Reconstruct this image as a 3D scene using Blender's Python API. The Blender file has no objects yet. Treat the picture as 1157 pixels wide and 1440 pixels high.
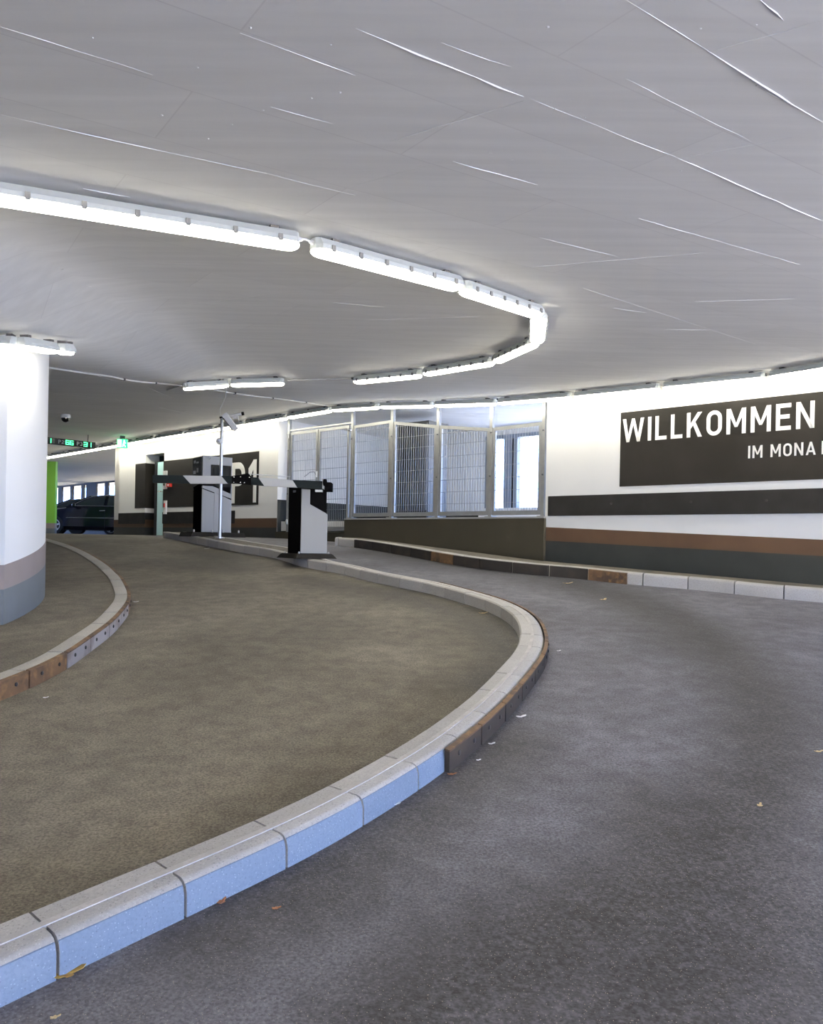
import bpy, math, random
from mathutils import Vector, Matrix

# ------------------------------------------------------------------ camera
F, ROLL, PX, HY, EYE = 1100.0, 0.019, 578.5, 763.0, 1.5
SC = bpy.context.scene
COL = SC.collection
cam = bpy.data.cameras.new('camera')
cam.sensor_fit = 'VERTICAL'
cam.sensor_height = 36.0
cam.lens = 36.0 * F / 1440.0
cam.shift_y = (HY - 720.0) / 1440.0
cam.clip_end = 300
co = bpy.data.objects.new('camera', cam)
COL.objects.link(co)
cr, sr = math.cos(ROLL), math.sin(ROLL)
co.matrix_world = Matrix(((cr, -sr, 0, 0), (0, 0, -1, 0), (sr, cr, 0, EYE), (0, 0, 0, 1)))
SC.camera = co

# ------------------------------------------------------------------ sky and exposure
SKY_STRENGTH = 11.5
LAMP_STRENGTH = 29.0
SUN_STRENGTH = 490.0
LAMP_COLOR = (1.0, 0.945, 0.80, 1)
w = bpy.data.worlds.new('sky')
SC.world = w
w.use_nodes = True
nt = w.node_tree
bg = nt.nodes['Background']
geo = nt.nodes.new('ShaderNodeTexCoord')
sep = nt.nodes.new('ShaderNodeSeparateXYZ')
ramp = nt.nodes.new('ShaderNodeValToRGB')
ramp.color_ramp.elements[0].position = 0.0
ramp.color_ramp.elements[0].color = (0.33, 0.51, 1.0, 1)
ramp.color_ramp.elements[1].position = 0.8
ramp.color_ramp.elements[1].color = (0.26, 0.44, 1.0, 1)
nt.links.new(geo.outputs['Generated'], sep.inputs[0])
nt.links.new(sep.outputs['Z'], ramp.inputs['Fac'])
nt.links.new(ramp.outputs['Color'], bg.inputs['Color'])
bg.inputs['Strength'].default_value = SKY_STRENGTH
sun = bpy.data.lights.new('sun', 'SUN')
sun.energy = SUN_STRENGTH; sun.angle = .01; sun.color = (1, .90, .74)
so = bpy.data.objects.new('sun', sun); COL.objects.link(so)
so.rotation_euler = Vector((-.50, .62, -.75)).to_track_quat('-Z', 'Y').to_euler()
SC.view_settings.view_transform = 'Standard'
SC.view_settings.look = 'None'
SC.view_settings.gamma = 1
SC.view_settings.use_curve_mapping = False
SC.view_settings.exposure = 0.0
SC.cycles.use_denoising = True
SC.cycles.max_bounces = 8
SC.cycles.diffuse_bounces = 5
SC.cycles.sample_clamp_indirect = 8.0

# ------------------------------------------------------------------ geometry of the place
def lerp_table(tab, x):
    if x <= tab[0][0]:
        return tab[0][1] + (x - tab[0][0]) * (tab[1][1] - tab[0][1]) / (tab[1][0] - tab[0][0])
    for (a, b), (c, d) in zip(tab, tab[1:]):
        if x <= c:
            return b + (d - b) * (x - a) / (c - a)
    return tab[-1][1]

def ground(y):                                   # the ramp: 10 % up, then the flat deck
    if y < 13.5: return 0.1 * y
    if y < 17.5: return 1.35 + 0.1 * (y - 13.5) - 0.0125 * (y - 13.5) ** 2
    return 1.55

LT = [(0, 1.45), (8.8, 2.085), (10.5, 2.118), (11.4, 2.146), (12.3, 2.197), (13.2, 2.292), (14.1, 2.395), (15, 2.462), (16.8, 2.434), (20.6, 2.364), (24, 2.302), (60, 2.28)]
def lampz(x, y):                                 # underside of the lamps, about 0.12 under the ceiling
    s = sum(lerp_table(LT, y + d) for d in (-.5, -.25, 0, .25, .5)) / 5
    f = min(1, max(0, (12 - y) / 3.0))
    f = f * f * (3 - 2 * f)
    t = min(1, max(0, (-x - 2.35) / .9)); t = t * t * (3 - 2 * t)
    return EYE + s - 0.30 * t * f * (1 + .2 * min(2.5, max(0, 8 - y)))
CEIL_GAP = 0.12
def ceilz(x, y): return lampz(x, y) + CEIL_GAP

def ray(px, py):
    u, v = px - PX, HY - py
    return (u * cr - v * sr) / F, (u * sr + v * cr) / F
def at(px, py, y):
    a, b = ray(px, py)
    return Vector((a * y, y, EYE + b * y))
def solve(px, py, fn):                           # first place where the sight line meets a surface z = fn(x, y)
    a, b = ray(px, py)
    y = 0.4
    s0 = EYE + b * y - fn(a * y, y)
    while y < 60:
        y2 = y + 0.05
        s1 = EYE + b * y2 - fn(a * y2, y2)
        if s0 * s1 <= 0:
            for _ in range(30):
                m = (y + y2) / 2
                sm = EYE + b * m - fn(a * m, m)
                if s0 * sm <= 0: y2 = m
                else: y, s0 = m, sm
            return Vector((a * y, y, EYE + b * y))
        y, s0 = y2, s1
    return Vector((a * 16, 16, EYE + b * 16))
def on_ground(px, py, h=0.0): return solve(px, py, lambda x, y: ground(y) + h)
def on_lamps(px, py): return solve(px, py, lampz)
def on_ceil(px, py): return solve(px, py, ceilz)

# the long wall on the right, the fence and the far wall share one line
P0 = at(765, 745, 12.1); P0.z = 0
WD = Vector((-.743, .67, 0)).normalized()        # along the wall, away and to the left
WN = Vector((-WD.y, WD.x, 0))                    # towards the road
def wall_at(px, py, back=0.0):                   # (t along, z) where the sight line meets the wall line
    a, b = ray(px, py)
    base = P0 - WN * back
    # (a*y, y) = base + t*WD
    det = a * (-WD.y) + WD.x
    y = (base.x * (-WD.y) + base.y * WD.x) / det
    t = (Vector((a * y, y, 0)) - base).dot(WD)
    return t, EYE + b * y
def wp(t, n=0.0, z=0.0): 
    v = P0 + WD * t + WN * n
    return Vector((v.x, v.y, z))

# ------------------------------------------------------------------ materials
MATS = {}
def mat(name, color, rough=0.6, metal=0.0, emit=None, spec=0.5, noise=None, bump=None, speck=None, vary=0.0):
    m = bpy.data.materials.new(name)
    m.use_nodes = True
    t = m.node_tree
    b = t.nodes['Principled BSDF']
    b.inputs['Base Color'].default_value = (*color, 1)
    b.inputs['Roughness'].default_value = rough
    b.inputs['Metallic'].default_value = metal
    b.inputs['Specular IOR Level'].default_value = spec
    if emit:
        b.inputs['Emission Color'].default_value = (*emit[0][:3], 1)
        b.inputs['Emission Strength'].default_value = emit[1]
    tc = None
    def coord():
        nonlocal tc
        if tc is None: tc = t.nodes.new('ShaderNodeTexCoord')
        return tc.outputs['Object']
    src = None
    def mixin(fac, col2, amount=1.0):
        nonlocal src
        mx = t.nodes.new('ShaderNodeMix'); mx.data_type = 'RGBA'
        if src is None: mx.inputs['A'].default_value = (*color, 1)
        else: t.links.new(src, mx.inputs['A'])
        mx.inputs['B'].default_value = (*col2, 1)
        mm = t.nodes.new('ShaderNodeMath'); mm.operation = 'MULTIPLY'
        t.links.new(fac, mm.inputs[0]); mm.inputs[1].default_value = amount
        t.links.new(mm.outputs[0], mx.inputs['Factor'])
        src = mx.outputs['Result']
    for (scale, col2, lo, hi, amt) in (noise or []):
        n = t.nodes.new('ShaderNodeTexNoise')
        n.inputs['Scale'].default_value = scale; n.inputs['Detail'].default_value = 5
        t.links.new(coord(), n.inputs['Vector'])
        r = t.nodes.new('ShaderNodeMapRange')
        r.inputs['From Min'].default_value = lo; r.inputs['From Max'].default_value = hi
        t.links.new(n.outputs['Fac'], r.inputs['Value'])
        mixin(r.outputs[0], col2, amt)
    for (scale, col2, thr, amt) in (speck or []):
        v = t.nodes.new('ShaderNodeTexVoronoi'); v.inputs['Scale'].default_value = scale
        t.links.new(coord(), v.inputs['Vector'])
        r = t.nodes.new('ShaderNodeMapRange')
        r.inputs['From Min'].default_value = thr; r.inputs['From Max'].default_value = thr * .6
        t.links.new(v.outputs['Distance'], r.inputs['Value'])
        mixin(r.outputs[0], col2, amt)
    if vary and src is not None:
        oi = t.nodes.new('ShaderNodeObjectInfo'); rr = t.nodes.new('ShaderNodeMapRange')
        rr.inputs['To Min'].default_value = 1 - vary; rr.inputs['To Max'].default_value = 1 + vary
        t.links.new(oi.outputs['Random'], rr.inputs['Value'])
        sv = t.nodes.new('ShaderNodeVectorMath'); sv.operation = 'SCALE'
        t.links.new(src, sv.inputs[0]); t.links.new(rr.outputs[0], sv.inputs['Scale']); src = sv.outputs[0]
    if src is not None: t.links.new(src, b.inputs['Base Color'])
    if bump:
        n = t.nodes.new('ShaderNodeTexNoise'); n.inputs['Scale'].default_value = bump[0]; n.inputs['Detail'].default_value = 6
        t.links.new(coord(), n.inputs['Vector'])
        bp = t.nodes.new('ShaderNodeBump'); bp.inputs['Strength'].default_value = bump[1]; bp.inputs['Distance'].default_value = bump[2]
        t.links.new(n.outputs['Fac'], bp.inputs['Height'])
        t.links.new(bp.outputs[0], b.inputs['Normal'])
    MATS[name] = m
    m['src'] = 1
    return m

mat('white_paint', (.80, .79, .75), .55, noise=[(1.2, (.74, .73, .69), .45, .75, .6)], bump=(30, .05, .01))
mat('panel_paint', (.012, .0108, .009), .6, spec=.2, noise=[(2, (.023, .021, .019), .4, .7, .6)])
mat('lettering', (.86, .85, .80), .5)
mat('brown_paint', (.078, .047, .029), .65, spec=.2, noise=[(3, (.064, .038, .025), .4, .7, .7)])
mat('grey_paint', (.026, .030, .030), .65, spec=.2, noise=[(3, (.021, .024, .024), .4, .7, .8)])
mat('taupe_paint', (.24, .205, .20), .55, noise=[(3, (.21, .18, .17), .4, .7, .7)])
mat('slate_paint', (.115, .135, .155), .55, noise=[(3, (.10, .115, .13), .4, .7, .8)])
mat('low_wall_paint', (.042, .038, .027), .75, spec=.15, noise=[(1.5, (.032, .030, .022), .4, .7, .8)], bump=(25, .08, .01))
mat('board', (.014, .014, .014), .7, spec=.15, noise=[(5, (.022, .022, .022), .4, .7, .8)])
mat('kerb_stone', (.40, .385, .355), .75, noise=[(3, (.34, .325, .30), .4, .7, .7), (90, (.31, .30, .285), .45, .62, .6)],
    speck=[(70, (.18, .175, .17), .25, .6), (110, (.56, .54, .51), .22, .6)], bump=(160, .25, .004), vary=.10)
mat('blue_daylight', (.118, .165, .24), .7, noise=[(6, (.16, .205, .28), .5, .75, .6), (90, (.09, .13, .20), .45, .62, .5)],
    speck=[(80, (.26, .32, .40), .2, .6), (60, (.05, .07, .11), .18, .5)], bump=(160, .25, .004), vary=.06)  # speckled stone with blue daylight put into its colour
mat('mortar', (.50, .48, .45), 1.0, spec=.1, noise=[(9, (.40, .385, .36), .40, .6, .9), (60, (.42, .40, .38), .45, .6, .8)])
mat('rusty_plate', (.13, .08, .045), .65, .1, spec=.2, noise=[(4, (.05, .035, .028), .45, .65, .9), (14, (.24, .14, .06), .5, .7, .6)])
mat('steel_plate', (.36, .34, .34), .5, .3, noise=[(4, (.13, .10, .085), .52, .72, .85)], vary=.15)
mat('dark_plate', (.022, .020, .019), .6, .0, spec=.2, noise=[(4, (.045, .035, .027), .5, .7, .7)])
mat('bolt', (.02, .02, .02), .5, .3)
mat('lamp_housing', (.42, .445, .44), .6, spec=.3)
mat('lamp_diffuser', (.9, .9, .88), .3, emit=(LAMP_COLOR, LAMP_STRENGTH))
mat('clip_metal', (.10, .105, .115), .5, .3)
mat('bracket_dark', (.035, .035, .04), .6, spec=.2)
mat('conduit', (.55, .54, .52), .5, .2)
mat('galvanised', (.34, .345, .33), .42, .6, noise=[(8, (.27, .275, .265), .4, .7, .6)])
mat('pole_metal', (.62, .62, .62), .3, .8)
mat('cabinet_black', (.003, .003, .0035), .7, spec=.0)
mat('cabinet_grey', (.27, .27, .265), .55, spec=.3)
mat('machine_grey', (.30, .31, .32), .5, .1, spec=.3)
mat('arm_dark', (.006, .009, .011), .5, spec=.06)
mat('arm_white', (.44, .44, .43), .5, spec=.3)
mat('base_dark', (.014, .013, .012), .7, spec=.1)
mat('green_paint', (.17, .44, .04), .55)
mat('screen', (.008, .009, .010), .4, spec=.08)
mat('glass_teal', (.52, .80, .80), .2, spec=.5)
mat('frame_dark', (.012, .013, .016), .5, spec=.2)
mat('frame_grey', (.20, .235, .28), .5)
mat('led_green', (.02, .3, .12), .5, emit=((.10, 1.0, .40, 1), 2.6))
mat('led_off', (.03, .045, .04), .5)
mat('exit_green', (.02, .5, .16), .5, emit=((.03, .75, .22, 1), 2.5))
mat('exit_white', (.9, .95, .9), .5, emit=((.85, 1, .9, 1), 2.5))
mat('plastic_white', (.72, .72, .70), .45)
mat('plastic_grey', (.5, .5, .5), .5)
mat('red_plastic', (.6, .03, .02), .45)
mat('dome_black', (.01, .01, .012), .12)
mat('car_paint', (.006, .007, .020), .12, .3)
mat('car_glass', (.02, .03, .035), .06)
mat('chrome', (.75, .76, .78), .15, 1.0)
mat('rubber', (.012, .012, .013), .8)
mat('alloy', (.55, .56, .58), .3, .8)
mat('car_light', (.8, .75, .6), .2)
mat('leaf_yellow', (.42, .27, .06), .7, noise=[(40, (.22, .12, .03), .4, .7, .8)])
mat('leaf_brown', (.32, .13, .05), .7, noise=[(40, (.18, .07, .03), .4, .7, .8)])
mat('leaf_tan', (.50, .38, .20), .7)
mat('paper', (.75, .75, .76), .7)
mat('louvre', (.075, .080, .082), .5)
mat('slab', (.28, .28, .27), .8)
mat('deck_floor', (.74, .73, .71), .6)
mat('bolt_metal', (.45, .45, .45), .6, .3)
mat('bounce_ground', (.60, .585, .55), .9)
mat('ridge', (.76, .755, .74), .8)

# ceiling: board-marked concrete, tone changing from form panel to form panel
def ceiling_material():
    m = bpy.data.materials.new('ceiling_concrete'); m.use_nodes = True
    t = m.node_tree; b = t.nodes['Principled BSDF']; b.inputs['Roughness'].default_value = .85
    tc = t.nodes.new('ShaderNodeTexCoord')
    mp = t.nodes.new('ShaderNodeMapping'); mp.inputs['Rotation'].default_value = (0, 0, math.radians(-34))
    t.links.new(tc.outputs['Object'], mp.inputs['Vector'])
    br = t.nodes.new('ShaderNodeTexBrick')
    br.inputs['Scale'].default_value = 1.0
    br.inputs['Brick Width'].default_value = 2.0; br.inputs['Row Height'].default_value = .52
    br.inputs['Mortar Size'].default_value = .004; br.inputs['Mortar Smooth'].default_value = .3
    br.inputs['Color1'].default_value = (.72, .715, .70, 1); br.inputs['Color2'].default_value = (.76, .755, .74, 1)
    br.inputs['Mortar'].default_value = (.67, .66, .65, 1)
    t.links.new(mp.outputs[0], br.inputs['Vector'])
    mp2 = t.nodes.new('ShaderNodeMapping'); mp2.inputs['Rotation'].default_value = (0, 0, math.radians(-34)); mp2.inputs['Scale'].default_value = (.5, 7, 7)
    t.links.new(tc.outputs['Object'], mp2.inputs['Vector'])
    n = t.nodes.new('ShaderNodeTexNoise'); n.inputs['Scale'].default_value = 1.6; n.inputs['Detail'].default_value = 7
    t.links.new(mp2.outputs[0], n.inputs['Vector'])
    r = t.nodes.new('ShaderNodeMapRange'); r.inputs['From Min'].default_value = .35; r.inputs['From Max'].default_value = .7
    r.inputs['To Min'].default_value = .95; r.inputs['To Max'].default_value = 1.04
    t.links.new(n.outputs['Fac'], r.inputs['Value'])
    mul = t.nodes.new('ShaderNodeVectorMath'); mul.operation = 'SCALE'
    t.links.new(br.outputs['Color'], mul.inputs[0]); t.links.new(r.outputs[0], mul.inputs['Scale'])
    t.links.new(mul.outputs[0], b.inputs['Base Color'])
    n2 = t.nodes.new('ShaderNodeTexNoise'); n2.inputs['Scale'].default_value = 3; n2.inputs['Detail'].default_value = 8
    t.links.new(tc.outputs['Object'], n2.inputs['Vector'])
    bp = t.nodes.new('ShaderNodeBump'); bp.inputs['Strength'].default_value = .12; bp.inputs['Distance'].default_value = .02
    t.links.new(n2.outputs['Fac'], bp.inputs['Height']); t.links.new(bp.outputs[0], b.inputs['Normal'])
    MATS['ceiling_concrete'] = m
ceiling_material()

# asphalt: fine aggregate, with damp tracks and kerb dirt from the floor's own wear attributes
def asphalt_material(name, base, base2, warm):
    m = bpy.data.materials.new(name); m.use_nodes = True
    t = m.node_tree; b = t.nodes['Principled BSDF']
    tc = t.nodes.new('ShaderNodeTexCoord')
    def noise(scale, detail, lo, hi, a, c):
        n = t.nodes.new('ShaderNodeTexNoise'); n.inputs['Scale'].default_value = scale; n.inputs['Detail'].default_value = detail
        t.links.new(tc.outputs['Object'], n.inputs['Vector'])
        r = t.nodes.new('ShaderNodeMapRange')
        for k, v in zip(('From Min', 'From Max', 'To Min', 'To Max'), (lo, hi, a, c)): r.inputs[k].default_value = v
        t.links.new(n.outputs['Fac'], r.inputs['Value'])
        return r.outputs[0]
    def math_(op, a, c):
        mm = t.nodes.new('ShaderNodeMath'); mm.operation = op
        for i, s in enumerate((a, c)):
            if isinstance(s, float): mm.inputs[i].default_value = s
            else: t.links.new(s, mm.inputs[i])
        return mm.outputs[0]
    fac = math_('MULTIPLY', noise(.8, 6, .35, .68, .74, 1.22), noise(95, 3, .32, .68, .60, 1.40))
    fac = math_('MULTIPLY', fac, noise(7, 6, .34, .66, .82, 1.16))
    at_ = t.nodes.new('ShaderNodeAttribute'); at_.attribute_name = 'damp'
    dampn = math_('MULTIPLY', at_.outputs['Fac'], noise(48, 6, .36, .62, .55, 1.0))
    dk = math_('SUBTRACT', 1.0, math_('MULTIPLY', dampn, .86))
    fac = math_('MULTIPLY', fac, dk)
    sc = t.nodes.new('ShaderNodeVectorMath'); sc.operation = 'SCALE'
    la = t.nodes.new('ShaderNodeAttribute'); la.attribute_name = 'lane'     # bluish daylight right, warm lamplight left, put into the lane colours
    lm = t.nodes.new('ShaderNodeMix'); lm.data_type = 'RGBA'
    lm.inputs['A'].default_value = (*base, 1); lm.inputs['B'].default_value = (*base2, 1)
    t.links.new(la.outputs['Fac'], lm.inputs['Factor']); t.links.new(lm.outputs['Result'], sc.inputs[0])
    t.links.new(fac, sc.inputs['Scale'])
    v = t.nodes.new('ShaderNodeTexVoronoi'); v.inputs['Scale'].default_value = 85
    t.links.new(tc.outputs['Object'], v.inputs['Vector'])
    r = t.nodes.new('ShaderNodeMapRange'); r.inputs['From Min'].default_value = .16; r.inputs['From Max'].default_value = .08
    t.links.new(v.outputs['Distance'], r.inputs['Value'])
    mx = t.nodes.new('ShaderNodeMix'); mx.data_type = 'RGBA'
    t.links.new(math_('MULTIPLY', r.outputs[0], .8), mx.inputs['Factor'])
    t.links.new(sc.outputs[0], mx.inputs['A']); mx.inputs['B'].default_value = (*warm, 1)
    t.links.new(mx.outputs['Result'], b.inputs['Base Color'])
    t.links.new(math_('SUBTRACT', .82, math_('MULTIPLY', dampn, .22)), b.inputs['Roughness'])
    b.inputs['Specular IOR Level'].default_value = .3
    n = t.nodes.new('ShaderNodeTexNoise'); n.inputs['Scale'].default_value = 120; n.inputs['Detail'].default_value = 4
    t.links.new(tc.outputs['Object'], n.inputs['Vector'])
    bp = t.nodes.new('ShaderNodeBump'); bp.inputs['Strength'].default_value = .35; bp.inputs['Distance'].default_value = .006
    t.links.new(n.outputs['Fac'], bp.inputs['Height']); t.links.new(bp.outputs[0], b.inputs['Normal'])
    MATS[name] = m
asphalt_material('asphalt', (.124, .112, .089), (.124, .123, .138), (.36, .32, .26))

def glass_material():
    m = bpy.data.materials.new('window_glass'); m.use_nodes = True
    t = m.node_tree; t.nodes.remove(t.nodes['Principled BSDF'])
    out = t.nodes['Material Output']
    tr = t.nodes.new('ShaderNodeBsdfTransparent'); tr.inputs['Color'].default_value = (.97, .985, .99, 1)
    gl = t.nodes.new('ShaderNodeBsdfGlossy'); gl.inputs['Roughness'].default_value = .03
    mx = t.nodes.new('ShaderNodeMixShader'); mx.inputs[0].default_value = .06
    t.links.new(tr.outputs[0], mx.inputs[1]); t.links.new(gl.outputs[0], mx.inputs[2]); t.links.new(mx.outputs[0], out.inputs[0])
    MATS['window_glass'] = m
glass_material()

# ------------------------------------------------------------------ mesh helpers
class MB:
    def __init__(s): s.v, s.f, s.mi = [], [], []
    def add(s, verts, faces):
        o = len(s.v)
        s.v += [Vector(v) for v in verts]
        s.f += [tuple(i + o for i in f) for f in faces]
        return s
    def box(s, o, a, b, c):                       # a corner and three edge vectors
        o, a, b, c = Vector(o), Vector(a), Vector(b), Vector(c)
        if a.cross(b).dot(c) < 0: a, b = b, a
        return s.add([o, o + a, o + a + b, o + b, o + c, o + a + c, o + a + b + c, o + b + c],
                     [(0, 3, 2, 1), (4, 5, 6, 7), (0, 1, 5, 4), (1, 2, 6, 5), (2, 3, 7, 6), (3, 0, 4, 7)])
    def cbox(s, c, ax, ay, az):                   # centre and three full edge vectors
        ax, ay, az = Vector(ax), Vector(ay), Vector(az)
        return s.box(Vector(c) - (ax + ay + az) / 2, ax, ay, az)
    def prism(s, poly, ext):                      # planar outline pushed along ext
        n = len(poly); e = Vector(ext); P = [Vector(p) for p in poly]
        nn = Vector((0, 0, 0))
        for i in range(n): nn += P[i].cross(P[(i + 1) % n])
        if nn.dot(e) < 0: P.reverse()
        return s.add(P + [p + e for p in P], [tuple(range(n - 1, -1, -1)), tuple(range(n, 2 * n))] +
                     [(i, (i + 1) % n, (i + 1) % n + n, i + n) for i in range(n)])
    def loft(s, rings, caps=True, closed=True):
        n = len(rings[0]); o = len(s.v)
        fs = []
        for k in range(len(rings) - 1):
            for i in range(n if closed else n - 1):
                j = (i + 1) % n
                fs.append((k * n + i, k * n + j, (k + 1) * n + j, (k + 1) * n + i))
        if caps:
            fs.append(tuple(range(n - 1, -1, -1))); fs.append(tuple((len(rings) - 1) * n + i for i in range(n)))
        return s.add([p for r in rings for p in r], fs)
    def tube(s, pts, r, n=8):
        pts = [Vector(p) for p in pts]; rings = []
        for i, p in enumerate(pts):
            d = (pts[min(i + 1, len(pts) - 1)] - pts[max(i - 1, 0)]).normalized()
            u = d.cross(Vector((0, 0, 1)))
            if u.length < .05: u = d.cross(Vector((1, 0, 0)))
            u.normalize(); v = d.cross(u)
            rings.append([p + (u * math.cos(2 * math.pi * k / n) + v * math.sin(2 * math.pi * k / n)) * r for k in range(n)])
        return s.loft(rings)
    def lathe(s, c, prof, n=20, axis=None):       # prof: (radius, height) pairs
        c = Vector(c); ax = Vector(axis or (0, 0, 1)).normalized()
        u = ax.orthogonal().normalized(); v = ax.cross(u)
        return s.loft([[c + ax * h + (u * math.cos(2 * math.pi * k / n) + v * math.sin(2 * math.pi * k / n)) * r for k in range(n)] for r, h in prof])

def build(name, mb, m, parent=None, smooth=False, root=None):
    """world-space geometry as one object; under a root its vertices are taken relative to the root"""
    r = root or parent
    while r is not None and r.parent is not None: r = r.parent
    o = Vector((0, 0, 0)) if r is None else r.location
    me = bpy.data.meshes.new(name)
    me.from_pydata([tuple(v - o) for v in mb.v], [], mb.f)
    me.materials.append(MATS[m] if isinstance(m, str) else m)
    import bmesh
    bm = bmesh.new(); bm.from_mesh(me); bmesh.ops.recalc_face_normals(bm, faces=bm.faces[:]); bm.to_mesh(me); bm.free()
    if smooth:
        me.polygons.foreach_set('use_smooth', [True] * len(me.polygons))
        try: me.set_sharp_from_angle(angle=math.radians(40))
        except Exception: pass
    ob = bpy.data.objects.new(name, me)
    COL.objects.link(ob)
    if parent is not None: ob.parent = parent
    return ob
def copy_part(src, parent, loc, rz=0.0, scale=1.0):
    c = src.copy(); COL.objects.link(c); c.parent = parent
    r = parent
    while r.parent is not None: r = r.parent
    c.location = Vector(loc) - r.location; c.rotation_euler = (0, 0, rz); c.scale = (scale,) * 3
    return c
def tag(o, label, cat, group=None, kind=None):
    if label: o['label'] = label
    if cat: o['category'] = cat
    if group: o['group'] = group
    if kind: o['kind'] = kind
    return o
def empty(name, loc, label=None, cat=None, group=None, kind=None):
    o = bpy.data.objects.new(name, None); o.empty_display_size = .1
    COL.objects.link(o); o.location = loc
    return tag(o, label, cat, group, kind)
def struct(name, mb, m, label=None, smooth=False):
    o = build(name, mb, m, None, smooth); o['kind'] = 'structure'
    if label: o['label'] = label
    return o
def Z(v, z): return Vector((v.x, v.y, z))

def smooth_path(pts, ds=0.06, rounds=14):
    """resample a plan polyline evenly through a Catmull-Rom curve and smooth it"""
    P = [Vector((p[0], p[1])) for p in pts]
    Q = []
    for i in range(len(P) - 1):
        a, b, c, d = P[max(i - 1, 0)], P[i], P[i + 1], P[min(i + 2, len(P) - 1)]
        for k in range(16):
            u = k / 16
            Q.append(.5 * ((2 * b) + (c - a) * u + (2 * a - 5 * b + 4 * c - d) * u * u + (3 * b - a - 3 * c + d) * u ** 3))
    Q.append(P[-1])
    def resample(Q):
        out = [Q[0]]; need = ds
        for a, b in zip(Q, Q[1:]):
            L = (b - a).length; pos = 0
            while L - pos >= need and L > 0:
                pos += need; out.append(a + (b - a) * (pos / L)); need = ds
            need -= (L - pos)
        return out
    Q = resample(Q)
    for _ in range(rounds):
        Q = [Q[0]] + [(Q[i - 1] + 2 * Q[i] + Q[i + 1]) / 4 for i in range(1, len(Q) - 1)] + [Q[-1]]
    return resample(Q)
class Path:
    def __init__(s, pts, ds=.06, rounds=14):
        s.p = smooth_path(pts, ds, rounds); s.ds = ds; s.L = (len(s.p) - 1) * ds
        n = len(s.p); s.n = []
        for i in range(n):
            d = (s.p[min(i + 1, n - 1)] - s.p[max(i - 1, 0)]).normalized()
            s.n.append(Vector((d.y, -d.x)))
    def at(s, u, off=0.0):
        x = min(max(u / s.ds, 0), len(s.p) - 1.001); i = int(x); f = x - i
        p = s.p[i] * (1 - f) + s.p[i + 1] * f; n = (s.n[i] * (1 - f) + s.n[i + 1] * f).normalized()
        return p + n * off, n
    def near(s, q):
        q = Vector((q[0], q[1])); return min(range(len(s.p)), key=lambda i: (s.p[i] - q).length) * s.ds

def kerb_run(root, name, path, u0, u1, step, gap, prof, m, zfun, skip=None, jitter=0.0, off=None, segs=4, smooth=False):
    """blocks laid end to end along a path; prof(u) gives the (offset, height) outline"""
    out = []; u = u0; k = 0
    while u < u1 - .05:
        e = min(u + step, u1)
        if skip is None or not skip((u + e) / 2):
            rings = []; jz = random.uniform(-jitter, jitter)
            for i in range(segs + 1):
                uu = u + gap / 2 + (e - u - gap) * i / segs
                ring = []; dj = jz
                for (o, h) in prof(uu):
                    p, n = path.at(uu, o + (off(uu) if off else 0))
                    ring.append((p.x, p.y, zfun(p) + h + (dj if h > 0 else 0)))
                rings.append(ring)
            mb = MB().loft(rings)
            mm = m(k) if callable(m) else m
            ob = build(name, mb, mm, root, smooth)
            out.append((ob, u, e))
        u = e; k += 1
    return out

random.seed(4)
# ------------------------------------------------------------------ kerb lines, taken off the photograph and laid on the ramp
KH = 0.12
isl_px = [(-190, 1375), (-80, 1330), (0, 1297), (147, 1237), (294, 1178), (416, 1125.6), (529, 1067), (599, 1024.5), (661, 978), (701, 939.6), (721, 918), (728.5, 905),
          (731.5, 890), (726.7, 870.6), (714, 858), (694, 847), (669, 838), (642.5, 830.7), (614, 822.7), (581.5, 816), (549, 810), (516, 803.5), (487, 796),
          (452.6, 790), (422.5, 785), (387.5, 774.5), (340, 767), (303, 760.5), (268, 754)]
isl_pts = [on_ground(x, y, KH) for x, y in isl_px]
isl_pts.append(at(227, 744.6, 15.6))
ISL = Path(isl_pts)
left_px = [(-150, 1010), (-70, 984), (0, 958.7), (47.5, 940.6), (96, 916.8), (129, 894), (156, 875), (172, 858.8), (182.5, 844.6), (184, 834), (179.7, 823.7), (171, 810),
           (152, 793), (123.6, 776), (95, 764.7), (62.7, 755.5)]
LH = 0.12
left_pts = [on_ground(x, y, LH) for x, y in left_px]
left_pts.append(left_pts[-1] + (left_pts[-1] - left_pts[-2]).normalized() * 2.0)
LFT = Path(left_pts)
foot_px = [(1157, 829), (1111, 826), (1061, 821), (1016, 816.5), (970.5, 812), (881.7, 805.4), (820, 798.5), (759, 793.7), (690, 787), (632, 779), (574, 769), (503.5, 758.5)]
FH = 0.15
foot_pts = [on_ground(x, y, FH) for x, y in foot_px]
d0 = (foot_pts[0] - foot_pts[3]).normalized()
foot_pts = [foot_pts[0] + d0 * 4, foot_pts[0] + d0 * 2] + foot_pts + [foot_pts[-1] + Vector((-.5, .34, 0))]
FOOT = Path(foot_pts, rounds=30)

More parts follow.
